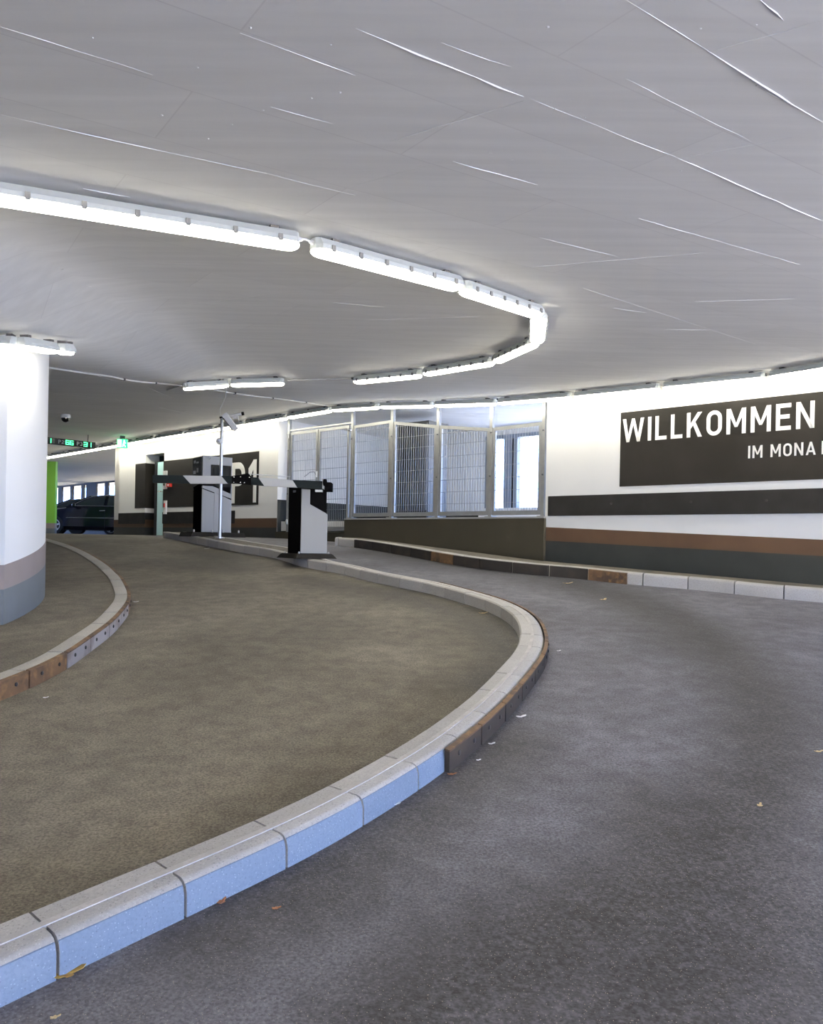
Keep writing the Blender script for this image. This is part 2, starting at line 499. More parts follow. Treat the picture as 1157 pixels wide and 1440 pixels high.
# ------------------------------------------------------------------ floor
def dist_poly(p, poly):
    best = 9
    for a, b in zip(poly, poly[1:]):
        ab = b - a; t = max(0, min(1, (p - a).dot(ab) / max(ab.length_squared, 1e-9)))
        best = min(best, (p - (a + ab * t)).length)
    return best
def plan(px): return [Vector((v.x, v.y)) for v in (on_ground(x, y) for x, y in px)]
TRACK = plan([(520, 778), (640, 796), (790, 818), (880, 845), (980, 885), (1040, 935), (1075, 1010), (1075, 1080), (1020, 1170), (940, 1250), (800, 1310), (690, 1370), (560, 1440)])
TRACK2 = plan([(1010, 1150), (1000, 1260), (960, 1360), (900, 1470)])
DIRT = plan([(560, 835), (640, 858), (690, 880), (712, 905), (700, 935), (670, 960)])
DIRT2 = plan([(300, 1310), (420, 1250), (560, 1160), (650, 1090), (720, 1040)])
DIRT3 = plan([(250, 790), (330, 800), (300, 780)])
DIRT4 = plan([(420, 812), (520, 830), (600, 848)])
def frange(a, b, s): 
    n = int(round((b - a) / s)); return [a + (b - a) * i / n for i in range(n + 1)]
gx = [-30, -24, -18, -14] + frange(-10, 7, .125) + [8, 9.5, 12, 16, 22, 30, 45]
gy = [-30, -20, -12, -8, -5, -3, -1] + frange(0, 17.5, .125) + [20, 24, 30, 36, 42, 48]
verts = [(x, y, ground(max(y, -12))) for y in gy for x in gx]
nx = len(gx)
faces = [(j * nx + i, j * nx + i + 1, (j + 1) * nx + i + 1, (j + 1) * nx + i) for j in range(len(gy) - 1) for i in range(nx - 1)]
mb = MB(); mb.add(verts, faces)
floor = struct('floor', mb, 'asphalt', 'ramped asphalt driveway climbing to the parking deck', smooth=True)
att = floor.data.attributes.new('damp', 'FLOAT', 'POINT')
lane = floor.data.attributes.new('lane', 'FLOAT', 'POINT')
isl_plan = [ISL.p[i] for i in range(0, len(ISL.p), 4)]
def right_side(p):
    i = min(range(len(isl_plan)), key=lambda k: (isl_plan[k] - p).length_squared)
    a, b = isl_plan[max(i - 1, 0)], isl_plan[min(i + 1, len(isl_plan) - 1)]
    d = b - a; q = p - isl_plan[i]
    return d.x * q.y - d.y * q.x < 0
for i, v in enumerate(verts):
    if v[1] < 17 and -8 < v[0] < 8: lane.data[i].value = 1.0 if right_side(Vector((v[0], v[1]))) else 0.0
    else: lane.data[i].value = 1.0 if v[0] > 0 else 0.0
def fall(d, w): 
    t = max(0, 1 - d / w); return t * t * (3 - 2 * t)
for i, v in enumerate(verts):
    x, y = v[0], v[1]
    val = 0
    if -5 < x < 7 and 0 < y < 15:
        p = Vector((x, y))
        val = max(fall(dist_poly(p, TRACK), .38 + .06 * y) * 1.0, fall(dist_poly(p, TRACK2), .75) * .95, fall(dist_poly(p, DIRT), .55) * .9,
                  fall(dist_poly(p, DIRT2), .45) * .8, fall(dist_poly(p, DIRT3), 1.0) * .7, fall(dist_poly(p, DIRT4), .5) * .7)
    att.data[i].value = val

# unseen pale ground added outside to bounce sunlight onto the ceilings
pv = []
oy = [-30, -20, -12] + frange(-8, 17.5, 1.5) + [24, 34]
mb = MB().loft([[Vector((11.0, y, ground(max(y, -12)) + .02)), Vector((45, y, ground(max(y, -12)) + .02)), Vector((45, y, ground(max(y, -12)) - .1)), Vector((11.0, y, ground(max(y, -12)) - .1))] for y in oy])
mb.prism([Vector((x, y, ground(max(y, -12)) + .015)) for x, y in ((-4.0, -14), (11.0, -14), (11.0, -4.6), (-4.0, -4.6))], (0, 0, -.06))
pq = [(9, -4.3), (-16, -4.3), (-16, -26), (9, -26)]
mb.prism([P0 + WD * a + WN * b + Vector((0, 0, 1.50)) for a, b in pq], (0, 0, .08))
struct('bounce_floor', mb, 'bounce_ground', 'unseen pale ground added to bounce sunlight inside')

# ------------------------------------------------------------------ ceiling
cx = frange(-30, 10.5, .45); cy = frange(-8, 48, .45)
cv = [(x, y, ceilz(x, max(y, 0)) + min(0, y) * .07) for y in cy for x in cx]
nx = len(cx)
def roofed(x, y):                                # the slab stops at the outer walls
    v = Vector((x, y, 0))
    if (v - P0).dot(WN) < -4.1 and (v - P0).dot(WD) < 9.5: return False
    return (v - Vector((-13.0, 34.4, 0))).dot(Vector((-.714, -.70, 0))) > -.8
mb = MB(); mb.add(cv, [(j * nx + i, (j + 1) * nx + i, (j + 1) * nx + i + 1, j * nx + i + 1) for j in range(len(cy) - 1) for i in range(nx - 1)
                       if roofed((cx[i] + cx[i + 1]) / 2, (cy[j] + cy[j + 1]) / 2)])
ceiling = struct('ceiling', mb, 'ceiling_concrete', 'grey board marked concrete ceiling', smooth=True)
RIDGES = [((500, 40), (736, 136), 1.5), ((736, 142), (548, 199), 1.1), ((880, 0), (994, 71), .7), ((994, 71), (1157, 173), 1.6), ((1157, 28), (994, 74), .5), ((1068, 0), (1102, 28), 1.5),
          ((744, 139), (954, 222.6), .7), ((954, 222.6), (1157, 311), 1.4), ((636, 227), (756, 260), .9), ((880, 111), (1056, 199), .5), ((733, 376.5), (994, 355), .8), ((758, 334), (869, 361), .8),
          ((898, 307), (1125, 372), .8), ((977, 424), (1119, 420), .9), ((863, 433), (909, 440), 1.2), ((934, 463), (1005, 464), .8), ((966, 221), (1113, 193), .6), ((0, 161), (240, 215), 1.0),
          ((240, 215), (375, 244), 1.3), ((375, 244), (500, 275), .7), ((117, 265), (183, 277), 1.2), ((338, 46), (500, 106), .7), ((381, 150), (470, 175), .6), ((512, 450), (676, 445), .8),
          ((468, 425), (541, 432), .9), ((250, 430), (420, 409), .7), ((0, 37), (215, 105), .7), ((820, 405), (1157, 520), .4), ((620, 60), (720, 95), .5), ((1060, 120), (1157, 170), .5), ((490, 263), (620, 226), .5),
          ((100, 405), (220, 417), .8), ((60, 395), (330, 372), .5), ((640, 415), (730, 433), .8), ((70, 553), (300, 590), .5), ((130, 525), (245, 560), .4)]
for (a, b, s) in RIDGES:
    A, B = on_ceil(*a), on_ceil(*b)
    d = Z(B - A, 0); L = d.length; d.normalize(); nrm = Vector((-d.y, d.x, 0))
    n = max(3, int(L / .12)); rings = []
    for i in range(n + 1):
        p = A + (B - A) * (i / n)
        z = ceilz(p.x, p.y)
        ww = .0032 * s * random.uniform(.35, 1.25) * (1 if 0 < i < n else .3); hh = .0035 * s * random.uniform(.4, 1.2) * (1 if 0 < i < n else .3)
        jj = nrm * random.uniform(-.003, .003)
        rings.append([Z(p, z + .004) + jj + nrm * ww, Z(p, z - hh) + jj, Z(p, z + .004) + jj - nrm * ww])
    build('formwork_ridge', MB().loft(rings), 'ridge', ceiling)
NUBS = [(352, 39), (130, 53), (278, 95), (438, 138), (228, 162), (326, 175), (293, 195), (370, 155), (478, 130), (465, 63), (780, 153), (816, 164), (770, 38), (822, 165), (690, 215), (720, 225), (1063, 35), (985, 40), (1064, 120), (957, 240), (640, 300), (600, 262)]
for (x, y) in NUBS:
    p = on_ceil(x, y); z = ceilz(p.x, p.y); r = random.uniform(.004, .008)
    build('concrete_nub', MB().lathe((p.x, p.y, z + .003), [(r, 0), (r * .9, -.003), (r * .4, -.006)], 7), 'ridge', ceiling)

# ------------------------------------------------------------------ walls
def wz(px, py): return wall_at(px, py)[1]
def wt(px): return wall_at(px, 745)[0]
T0, T1 = wt(766), wt(1157)
TEND = -8.6
TC, TL = wt(389), wt(160)                       # far wall: its corner by the gate, its left end
base0, base1 = wz(765, 789), wz(1157, 823)
def base_z(t): return base0 + (base1 - base0) * (t - T0) / (T1 - T0)
def wall_slab(t0, t1, n0, n1, z0, z1): 
    """z0 and z1 are numbers or functions of t"""
    f0 = z0 if callable(z0) else (lambda t: z0); f1 = z1 if callable(z1) else (lambda t: z1)
    k = max(1, int(abs(t1 - t0) / .6)); rings = []
    for i in range(k + 1):
        t = t0 + (t1 - t0) * i / k
        rings.append([wp(t, n0, f0(t)), wp(t, n1, f0(t)), wp(t, n1, f1(t)), wp(t, n0, f1(t))])
    return MB().loft(rings)
def ctop(t): 
    v = wp(t); return ceilz(v.x, v.y) + .06
wall_right = struct('wall_right', wall_slab(T0, TEND, 0, -.3, 0.0, ctop), 'white_paint', 'white wall with the welcome lettering')
def panel(name, parent, m, corners, th=.006, n0=0.0):
    """corners as (t, z) on the wall line, pushed proud of it"""
    mb = MB().prism([wp(t, n0 - .002, z) for t, z in corners], WN * (th + .002))
    return build(name, mb, m, parent)
def line_fn(pa, pb):
    (ta, za), (tb, zb) = wall_at(*pa), wall_at(*pb)
    return lambda t: za + (zb - za) * (t - ta) / (tb - ta)
tP = wt(870)
ztop, zbot = (wz(870, 582) + wz(1157, 549)) / 2, (wz(870, 686) + wz(1157, 672)) / 2
TPE = -7.4
def rect(t0, t1, z0, z1): return [(t0, z0), (t1, z0), (t1, z1), (t0, z1)]
welcome = panel('dark_panel', wall_right, 'panel_paint', rect(tP, TPE, zbot, ztop))
tS = wt(770.5)
zs1, zs0 = (wz(770, 700) + wz(1157, 684)) / 2, (wz(770, 727) + wz(1157, 720)) / 2
rail = panel('bumper_board', wall_right, 'board', rect(tS, TEND + .2, zs0, zs1), .02)
for px, py in ((860, 708), (972, 706), (1078, 704)):
    t, z = wall_at(px, py)
    build('bolt', MB().lathe(wp(t, .018, z), [(.018, 0), (.018, .008), (.009, .011)], 10, WN), 'bolt', rail)
fb, fg = line_fn((763, 741), (1157, 759)), line_fn((763, 760), (1157, 782))
def band(name, parent, m, t0, t1, f0, f1, th): 
    return build(name, wall_slab(t0, t1, -.002, th, f0, f1), m, parent)
band('brown_band', wall_right, 'brown_paint', T0 + .0, TEND, fg, fb, .004)
band('grey_band', wall_right, 'grey_paint', T0 + .0, TEND, lambda t: base_z(t) - .3, fg, .004)

# --- lettering: plain sans outlines, stroke by stroke
S = .155
def box2(x0, y0, x1, y1): return [(x0, y0), (x1, y0), (x1, y1), (x0, y1)]
def arc(cx, cy, r, a0, a1, n=8): return [(cx + r * math.cos(math.radians(a0 + (a1 - a0) * i / n)), cy + r * math.sin(math.radians(a0 + (a1 - a0) * i / n))) for i in range(n + 1)]
def ring_strip(outer, inner): 
    return [[outer[i], outer[i + 1], inner[i + 1], inner[i]] for i in range(len(outer) - 1)]
def stadium(w, s):
    r = w / 2; ri = r - s
    o = arc(r, 1 - r, r, 0, 180, 12) + arc(r, r, r, 180, 360, 12); o.append(o[0])
    i = arc(r, 1 - r, ri, 0, 180, 12) + arc(r, r, ri, 180, 360, 12); i.append(i[0])
    return ring_strip(o, i)
def bowl(w, y0, y1, s):
    r = (y1 - y0) / 2; ri = r - s
    o = [(S * .5, y1)] + arc(w - r, y1 - r, r, 90, -90, 12) + [(S * .5, y0)]
    i = [(S * .5, y1 - s)] + arc(w - r, y1 - r, ri, 90, -90, 12) + [(S * .5, y0 + s)]
    return ring_strip(o, i)
GLYPH = {
    'I': (S, [box2(0, 0, S, 1)]),
    'L': (.52, [box2(0, 0, S, 1), box2(S, 0, .52, S)]),
    'E': (.56, [box2(0, 0, S, 1), box2(S, 0, .56, S), box2(S, .43, .51, .43 + S), box2(S, 1 - S, .56, 1)]),
    'N': (.66, [box2(0, 0, S, 1), box2(.66 - S, 0, .66, 1), [(S * .9, 1), (S, .72), (.66 - S * .9, 0), (.66 - S, .28)], [(0, 1), (S, 1), (.66, 0), (.66 - S, 0)]]),
    'M': (.78, [box2(0, 0, S, 1), box2(.78 - S, 0, .78, 1), [(0, 1), (.165, 1), (.445, .27), (.335, .27)], [(.78, 1), (.615, 1), (.335, .27), (.445, .27)]]),
    'W': (1.02, [[(0, 1), (.155, 1), (.325, 0), (.19, 0)], [(.19, 0), (.325, 0), (.575, 1), (.445, 1)], [(.445, 1), (.575, 1), (.83, 0), (.695, 0)], [(.695, 0), (.83, 0), (1.02, 1), (.865, 1)]]),
    'K': (.66, [box2(0, 0, S, 1), [(S, .33), (S, .55), (.47, 1), (.65, 1)], [(.24, .55), (.345, .66), (.66, 0), (.485, 0)]]),
    'A': (.72, [[(0, 0), (.155, 0), (.435, 1), (.285, 1)], [(.72, 0), (.565, 0), (.285, 1), (.435, 1)], box2(.16, .21, .56, .35)]),
    'O': (.64, stadium(.64, S)),
    'P': (.62, [box2(0, 0, S, 1)] + bowl(.62, .42, 1, S)),
    '1': (.40, [box2(.40 - S, 0, .40, 1), [(0, .62), (0, .80), (.26, 1), (.40 - S, 1), (.40 - S, .78), (.10, .60)]]),
    '2': (.60, [box2(0, 0, .60, S), [(0, S), (.20, S), (.60, .60), (.44, .66)]] + ring_strip(arc(.30, .70, .30, 170, -20, 12), arc(.30, .70, .30 - S, 170, -20, 12))),
    '3': (.60, ring_strip(arc(.30, .72, .28, 160, -90, 12), arc(.30, .72, .28 - S, 160, -90, 12)) + ring_strip(arc(.29, .30, .30, 90, -160, 12), arc(.29, .30, .30 - S, 90, -160, 12))),
}
def write(text, origin, xdir, zdir, ext, height, m, parent, gap=.17, width=None, space=.34, names='letter'):
    """each glyph its own solid; xdir, zdir unit vectors of the writing plane"""
    tot = sum((GLYPH[c][0] if c != ' ' else space) + gap for c in text) - gap
    sx = (width / tot) if width else height
    x = 0
    for c in text:
        if c == ' ': x += space + gap; continue
        w_, polys = GLYPH[c]; mb = MB()
        for i, pl in enumerate(polys):
            mb.prism([origin + xdir * ((x + p[0]) * sx) + zdir * (p[1] * height) for p in pl], ext)
        build(names, mb, m, parent)
        x += w_ + gap
up = Vector((0, 0, 1))
t0w, zb_ = wall_at(875.5, 623.5); t1w, zb2 = wall_at(1145, 600.5)
hcap = (wz(1145, 562) - zb2 + wz(875, 591.5) - wz(875, 623.8)) / 2
write('WILLKOMMEN', wp(t0w, .003, (zb_ + zb2) / 2), -WD, up, WN * .006, hcap, 'lettering', welcome, width=t0w - t1w, gap=.19)
t0m, zm0 = wall_at(1052, 645); t1m, zm1 = wall_at(1147, 639)
write('IM MONA', wp(t0m, .003, (zm0 + zm1) / 2), -WD, up, WN * .006, wz(1147, 620.5) - zm1, 'lettering', welcome, width=t0m - t1m, gap=.19, space=.25)
tl, _ = wall_at(1155.3, 640)
write('I', wp(tl, .003, (zm0 + zm1) / 2), -WD, up, WN * .006, wz(1147, 620.5) - zm1, 'lettering', welcome)

# --- low wall that carries the fence, and the raised deck behind it
TF = wt(487)
zlow = EYE + .415
low = struct('wall_low', wall_slab(T0 - .02, TF, .06, -.22, lambda t: 0.6, zlow), 'low_wall_paint', 'low dark wall under the mesh fence')
build('coping', wall_slab(T0 - .02, TF - .0, .075, -.22, zlow, zlow + .025), 'slab', low)

# --- far wall with the P1 panel and the door niche
tD0, tD1 = wt(229), wt(203)                      # niche
zdoor = wz(228, 637)
dz = ground(18)
fw = MB()
wall_far = struct('wall_far', wall_slab(TC, tD0, 0, -.5, .8, ctop), 'white_paint', 'white wall with the level lettering')
build('wall_segment', wall_slab(tD1, TL, 0, -.5, .8, ctop), 'white_paint', wall_far)
build('wall_segment', wall_slab(tD0, tD1, 0, -.5, zdoor, ctop), 'white_paint', wall_far)
build('niche_back', wall_slab(tD0 - .3, tD1 + .3, -.49, -.6, .8, ctop), 'frame_dark', wall_far)
build('end_return', MB().box(wp(TL, 0, .8), -WN * 6, WD * -.25, up * 3.4), 'white_paint', wall_far)
zp_t = (wz(362, 633) + wz(235, 649.5)) / 2; zp_b = (wz(362, 709) + wz(240, 714)) / 2
p1 = panel('dark_panel', wall_far, 'panel_paint', rect(wt(362.5), tD0 + .02, zp_b, zp_t))
panel('dark_panel', wall_far, 'panel_paint', rect(tD1 - .0, wt(189), zp_b, zp_t))
for z0_, z1_, m_ in ((zp_b, zp_t, 'panel_paint'),):
    build('dark_panel', MB().box(wp(tD1 + .001, .003, z0_), WN * -.40, WD * -.006, up * (z1_ - z0_)), m_, wall_far)
zs_t, zs_b = (wz(330, 717) + wz(240, 721)) / 2, (wz(330, 735) + wz(240, 737.5)) / 2
panel('black_strip', wall_far, 'board', rect(wt(330), tD0 + .02, zs_b, zs_t), .012)
panel('black_strip', wall_far, 'board', rect(tD1 - .02, wt(166.5), zs_b, zs_t), .012)
zb1, zb0 = wz(387, 728.5), wz(387, 742)
for z0_, z1_, m_, nm_ in ((zs_b, zs_t, 'board', 'black_strip'), (wz(387, 742), wz(387, 728.5), 'brown_paint', 'brown_band'), (dz - .5, wz(387, 742), 'grey_paint', 'grey_band')):
    build(nm_, MB().box(wp(tD1 + .001, .003, z0_), WN * -.40, WD * -.006, up * (z1_ - z0_)), m_, wall_far)
build('grey_band', MB().box(wp(TC + .004, -.004, .8), WN * -.50, WD * -.012, up * (EYE + .855 - .8)), 'grey_paint', wall_far)
for a, b in ((TC, tD0), (tD1, TL)):
    panel('brown_band', wall_far, 'brown_paint', rect(a, b, zb0, zb1), .004)
    panel('grey_band', wall_far, 'grey_paint', rect(a, b, dz - .5, zb0), .004)
tp, zp0 = wall_at(325.5, 708); tp2, _ = wall_at(344, 708); zp1 = wz(344, 649.5)
write('P', wp(tp, .003, zp0), -WD, up, WN * .006, zp1 - zp0, 'lettering', p1, width=tp - tp2)
t1a, _ = wall_at(349, 707); t1b, z10 = wall_at(360.2, 706.5)
write('1', wp(t1a, .003, z10), -WD, up, WN * .006, wz(360, 646) - z10, 'lettering', p1, width=t1a - t1b)

# door in the niche: dark frame, pale glazed leaf standing ajar
door = empty('door_1', wp((tD0 + tD1) / 2, -.3, dz), 'pale glazed door in the dark niche of the far wall', None, None, 'structure')
ztd = wz(222, 641)
build('door_frame', wall_slab(tD1 - .12, tD1 - .01, -.38, -.48, dz, zdoor), 'frame_dark', door)
build('door_frame', wall_slab(tD0, tD1 - .12, -.38, -.48, zdoor - .14, zdoor), 'frame_dark', door)
leaf = build('door_leaf', MB().box(wp(tD0 + .02, -.06, dz + .01), WD * (wt(217) - tD0), WN * -.05, up * (wz(222, 650) - dz)), 'glass_teal', door)
build('edge_strip', MB().box(wp(wt(217), -.05, dz + .01), WD * (wt(213.5) - wt(217)), WN * -.07, up * (wz(222, 650) - dz)), 'frame_dark', leaf)
t_, z_ = wall_at(227, 691)
build('door_handle', MB().tube([wp(t_, -.06, z_), wp(t_, .02, z_), wp(t_ + .12, .02, z_)], .014, 6), 'chrome', leaf)

# wall fittings by the door
def wall_box(name, px0, py0, px1, py1, m, label, cat, th=.08, extra=None):
    ta, za = wall_at(px0, py1); tb, zb = wall_at(px1, py0)
    r = empty(name, wp((ta + tb) / 2, .006, za), label, cat)
    b = build('housing', MB().prism([wp(t, .006, z) for t, z in rect(ta, tb, za, zb)], WN * th), m, r)
    if extra: extra(r, ta, tb, za, zb, th + .006)
    return r
def ic(r, ta, tb, za, zb, th):
    for k in (.25, .7): build('button', MB().lathe(wp((ta + tb) / 2, th, za + (zb - za) * k), [(.03, 0), (.03, .012), (.02, .016)], 10, WN), 'bolt', r)
wall_box('intercom', 231.5, 662, 236, 688, 'plastic_grey', 'tall grey intercom plate on the dark panel beside the door', 'intercom', .05, ic)
def al(r, ta, tb, za, zb, th):
    build('push_glass', MB().prism([wp(t, th, z) for t, z in rect(ta + (tb - ta) * .3, ta + (tb - ta) * .7, za + (zb - za) * .3, za + (zb - za) * .7)], WN * .008), 'plastic_white', r)
wall_box('fire_alarm', 237.2, 679.5, 242.3, 685, 'red_plastic', 'small red fire alarm box beside the grey intercom', 'alarm', .06, al)
def sw(r, ta, tb, za, zb, th):
    build('rocker', MB().prism([wp(t, th, z) for t, z in rect(ta + (tb - ta) * .25, ta + (tb - ta) * .75, za + (zb - za) * .5, za + (zb - za) * .8)], WN * .012), 'red_plastic', r)
    build('lower_plate', MB().prism([wp(t, th, z) for t, z in rect(ta + (tb - ta) * .2, ta + (tb - ta) * .8, za + (zb - za) * .08, za + (zb - za) * .35)], WN * .01), 'plastic_white', r)
wall_box('emergency_switch', 232.2, 704, 235.6, 723, 'plastic_white', 'narrow white switch plate low on the wall beside the door', 'switch', .05, sw)

# ------------------------------------------------------------------ column on the left island
cz = MB()
Ca, Cb = on_ground(62.0, 832, .1), on_ground(4.5, 880, .1)
colpts = []
d = Ca - Cb; nrm = Vector((d.y, -d.x, 0)).normalized()
for i in range(13):
    u = i / 12
    colpts.append(Z(Cb + d * u + nrm * (.10 * 4 * u * (1 - u)), 0))
dirA = (colpts[-1] - colpts[-2]).normalized()
for k in range(1, 7):
    a = k / 6 * 1.9
    colpts.append(colpts[12] + Vector((dirA.x * math.sin(a) - dirA.y * (1 - math.cos(a)), dirA.y * math.sin(a) + dirA.x * (1 - math.cos(a)), 0)) * .42)
colpts += [Vector((colpts[0].x - 1.5, colpts[-1].y + .1, 0)), Vector((colpts[0].x - 1.5, colpts[0].y - .35, 0))]
def colring(off, zf): 
    c = sum(colpts, Vector()) / len(colpts)
    n = len(colpts); out = []
    for i, p in enumerate(colpts):
        dd = (colpts[(i + 1) % n] - colpts[i - 1]).normalized(); nn = Vector((dd.y, -dd.x, 0))
        q = p + nn * off
        out.append(Vector((q.x, q.y, zf(p))))
    return out
zA, zB = at(61.5, 755, Ca.y).z, at(4.5, 794.5, Cb.y).z
zA2, zB2 = at(61.5, 785.5, Ca.y).z, at(4.5, 829, Cb.y).z
def colz(za, zb): return lambda p: za + (zb - za) * (p.y - Ca.y) / (Cb.y - Ca.y)
column = struct('column', MB().loft([colring(0, lambda p: ground(p.y) - .1), colring(0, lambda p: ceilz(p.x, p.y) + .06)]), 'white_paint', 'white rounded column with taupe and slate bands', smooth=True)
build('taupe_band', MB().loft([colring(.004, colz(zA2, zB2)), colring(.004, colz(zA, zB))]), 'taupe_paint', column, True)
build('slate_band', MB().loft([colring(.004, lambda p: ground(p.y) - .1), colring(.004, colz(zA2, zB2))]), 'slate_paint', column, True)
for px, py, yy, l in ((37, 668, .5, .05), (56, 672, .8, .03)):
    pass

# ------------------------------------------------------------------ islands and kerbs
def gz(p): return ground(p.y)
def isl_w(u):                                   # width of the dividing island: a slim kerb that widens under the barrier
    y = ISL.at(u)[0].y
    if u < ISL.near(isl_pts[14]): return .20
    t = min(1, max(0, (y - 10.7) / .9)); return .20 + .30 * t * t * (3 - 2 * t)
u_end = ISL.L - .02
isl = empty('traffic_island', Z(ISL.at(2.5)[0].to_3d(), ground(ISL.at(2.5)[0].y)), 'long curving double row stone kerb island dividing the two lanes under the barrier', 'kerb')
def prof_in(u): return [(0, -.06), (0, KH - .012), (.012, KH), (.096, KH), (.096, -.06)]
def prof_out(u): return [(0, -.06), (0, KH - .002), (.062, KH - .002), (.080, KH - .008), (.092, KH - .022), (.098, KH - .045), (.10, -.06)]
kerb_run(isl, 'kerb_stone', ISL, .0, u_end, .42, .009, prof_in, 'kerb_stone', gz, jitter=.003, smooth=True)
uj = ISL.near(on_ground(620, 1050, KH)); uj = uj - int(uj / .42) * .42
outer_row = kerb_run(isl, 'kerb_stone', ISL, uj - .42 if uj > .42 else 0.0, u_end, .42, .009, prof_out, 'kerb_stone', gz, off=lambda u: isl_w(u) - .10, smooth=True)
mb = MB(); rings = []
u = 0.0
while u < u_end:                                # mortar seam on top, then asphalt fill where the island widens
    wd = isl_w(u) - .10
    a, _ = ISL.at(u, .086); b, _ = ISL.at(u, max(wd, .104) + .009)
    z = KH + (.0018 if wd < .12 else -.008)
    rings.append((u, [Vector((a.x, a.y, gz(a) + z)), Vector((b.x, b.y, gz(b) + z)), Vector((b.x, b.y, gz(b) + z - .03)), Vector((a.x, a.y, gz(a) + z - .03))], wd))
    u += .12
thin = [r[1] for r in rings if r[2] < .12]
wide = [r[1] for r in rings if r[2] >= .118]
build('mortar_seam', MB().loft(thin), 'mortar', isl)['label'] = 'pale mortar seam between the two stone rows'
build('asphalt_fill', MB().loft(wide), 'asphalt', isl)
# steel guard plates on the outer face round the bend
BOLT = None
def bolt_at(parent, p, n, z, r=.014):
    global BOLT
    if BOLT is None:
        me_o = build('bolt_head', MB().lathe((0, 0, 0), [(r, -.004), (r, .005), (r * .55, .008)], 8, (1, 0, 0)), 'bolt', parent)
        BOLT = me_o
        rt = parent
        while rt.parent is not None: rt = rt.parent
        for v in me_o.data.vertices: v.co += rt.location
        me_o.location = Vector((p.x, p.y, z)) - rt.location; me_o.rotation_euler = (0, 0, math.atan2(n.y, n.x))
    else:
        copy_part(BOLT, parent, (p.x, p.y, z), math.atan2(n.y, n.x))
def plates(root, path, u0, u1, step, o0, o1, h, m, off=None, bolts=True, rust=False):
    pr = lambda u: [(o0, -.02), (o0, h), (o1, h - .004), (o1, -.02)]
    for ob, a, e in kerb_run(root, 'steel_plate', path, u0, u1, step, .018, pr, m, gz, off=off, segs=5):
        if rust:                                # the bare rusty upper edge
            kerb_run(ob, 'rusty_edge', path, a, e, e - a, .014, lambda u: [(o0 - .001, h - .006), (o0 - .001, h + .002), (o1 + .001, h - .002), (o1 + .001, h - .012)], 'rusty_plate', gz, off=off)
        if bolts:
            for f in (.28, .74):
                uu = a + (e - a) * f; oo = o1 if abs(o1) > abs(o0) or o1 > o0 else o0
                p, n = path.at(uu, oo + (off(uu) if off else 0))
                bolt_at(ob, p, n, gz(p) + h * .55)
up0 = ISL.near(on_ground(619, 1050, KH) + Vector((-.14, .14, 0)))
up0 = uj + round((up0 - uj) / .42) * .42
up1 = ISL.near(on_ground(600, 820, KH))
def prof_blue(u): return [(.0985, -.02), (.0975, KH - .045), (.086, KH - .015), (.0905, KH - .0165), (.0995, KH - .044), (.1015, -.02)]
for ob, a, e in outer_row:                      # thin layer on the bare stones: blue daylight put into the colour
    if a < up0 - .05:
        kerb_run(ob, 'daylight_tint', ISL, a, e, e - a, .011, prof_blue, 'blue_daylight', gz, off=lambda u: isl_w(u) - .10, smooth=True)[0][0]['label'] = 'blue daylight coloured onto the road side of the stone'
plates(isl, ISL, up0, up1, .42, .102, .128, KH - .008, 'dark_plate', off=lambda u: isl_w(u) - .10, rust=True)

lisl = empty('traffic_island', Z(LFT.at(3)[0].to_3d(), ground(LFT.at(3)[0].y)), 'raised asphalt island with plated stone kerb carrying the white column', 'kerb')
def prof_l(u): return [(-.15, -.06), (-.15, LH - .004), (-.142, LH), (-.034, LH), (-.034, -.06)]
kerb_run(lisl, 'kerb_stone', LFT, 0, LFT.L, .5, .012, prof_l, 'kerb_stone', gz, jitter=.003, smooth=True)
pl0 = LFT.near(on_ground(96, 916.8, LH)); off0 = pl0 - int(pl0 / .5) * .5
npl = int(pl0 / .5)
plates(lisl, LFT, off0, LFT.near(on_ground(95, 764.7, LH)), .5, -.030, 0.0, LH - .002,
       lambda k: 'steel_plate' if npl <= k < npl + 4 else 'rusty_plate', rust=True)
rings = []
u = 0.0
while u <= LFT.L:
    a, _ = LFT.at(u, -.146)
    rings.append([Vector((-13.2, a.y, gz(a) + LH - .012)), Vector((a.x, a.y, gz(a) + LH - .012)), Vector((a.x, a.y, gz(a) - .05)), Vector((-13.2, a.y, gz(a) - .05))])
    u += .12
build('asphalt_fill', MB().loft(rings), 'asphalt', lisl)

foot = empty('footway', Z(FOOT.at(4)[0].to_3d(), ground(FOOT.at(4)[0].y)), 'narrow raised footway with stone kerb along the welcome wall', 'kerb')
def prof_f(u): return [(0, -.06), (0, FH - .03), (.012, FH - .008), (.03, FH), (.12, FH), (.12, -.06)]
kerb_run(foot, 'kerb_stone', FOOT, 0, FOOT.L, .55, .014, prof_f, 'kerb_stone', gz, jitter=.003, smooth=True)
uf0, uf1 = FOOT.near(on_ground(880, 805.4, FH)), FOOT.near(on_ground(503.5, 758, FH))
plates(foot, FOOT, uf0, uf1, .55, 0.0, -.028, FH - .004, lambda k: 'dark_plate' if k % 5 else 'rusty_plate', bolts=False)
rings = []
u = 0.0
while u <= FOOT.L:
    a, _ = FOOT.at(u, .118)
    t = (a.to_3d() - P0).dot(WD)
    tt = min(max(t, TEND), TF + .4)
    b = wp(tt, -.04 if tt < T0 else .04)
    zb = base_z(tt) if tt < T0 else base_z(T0) + (EYE + .11 - base_z(T0)) * min(1, (tt - T0) / (TF - T0))
    rings.append([Vector((a.x, a.y, gz(a) + FH - .004)), Vector((b.x, b.y, zb)), Vector((b.x, b.y, zb - .3)), Vector((a.x, a.y, gz(a) - .05))])
    u += .12
build('asphalt_fill', MB().loft(rings), 'asphalt', foot)

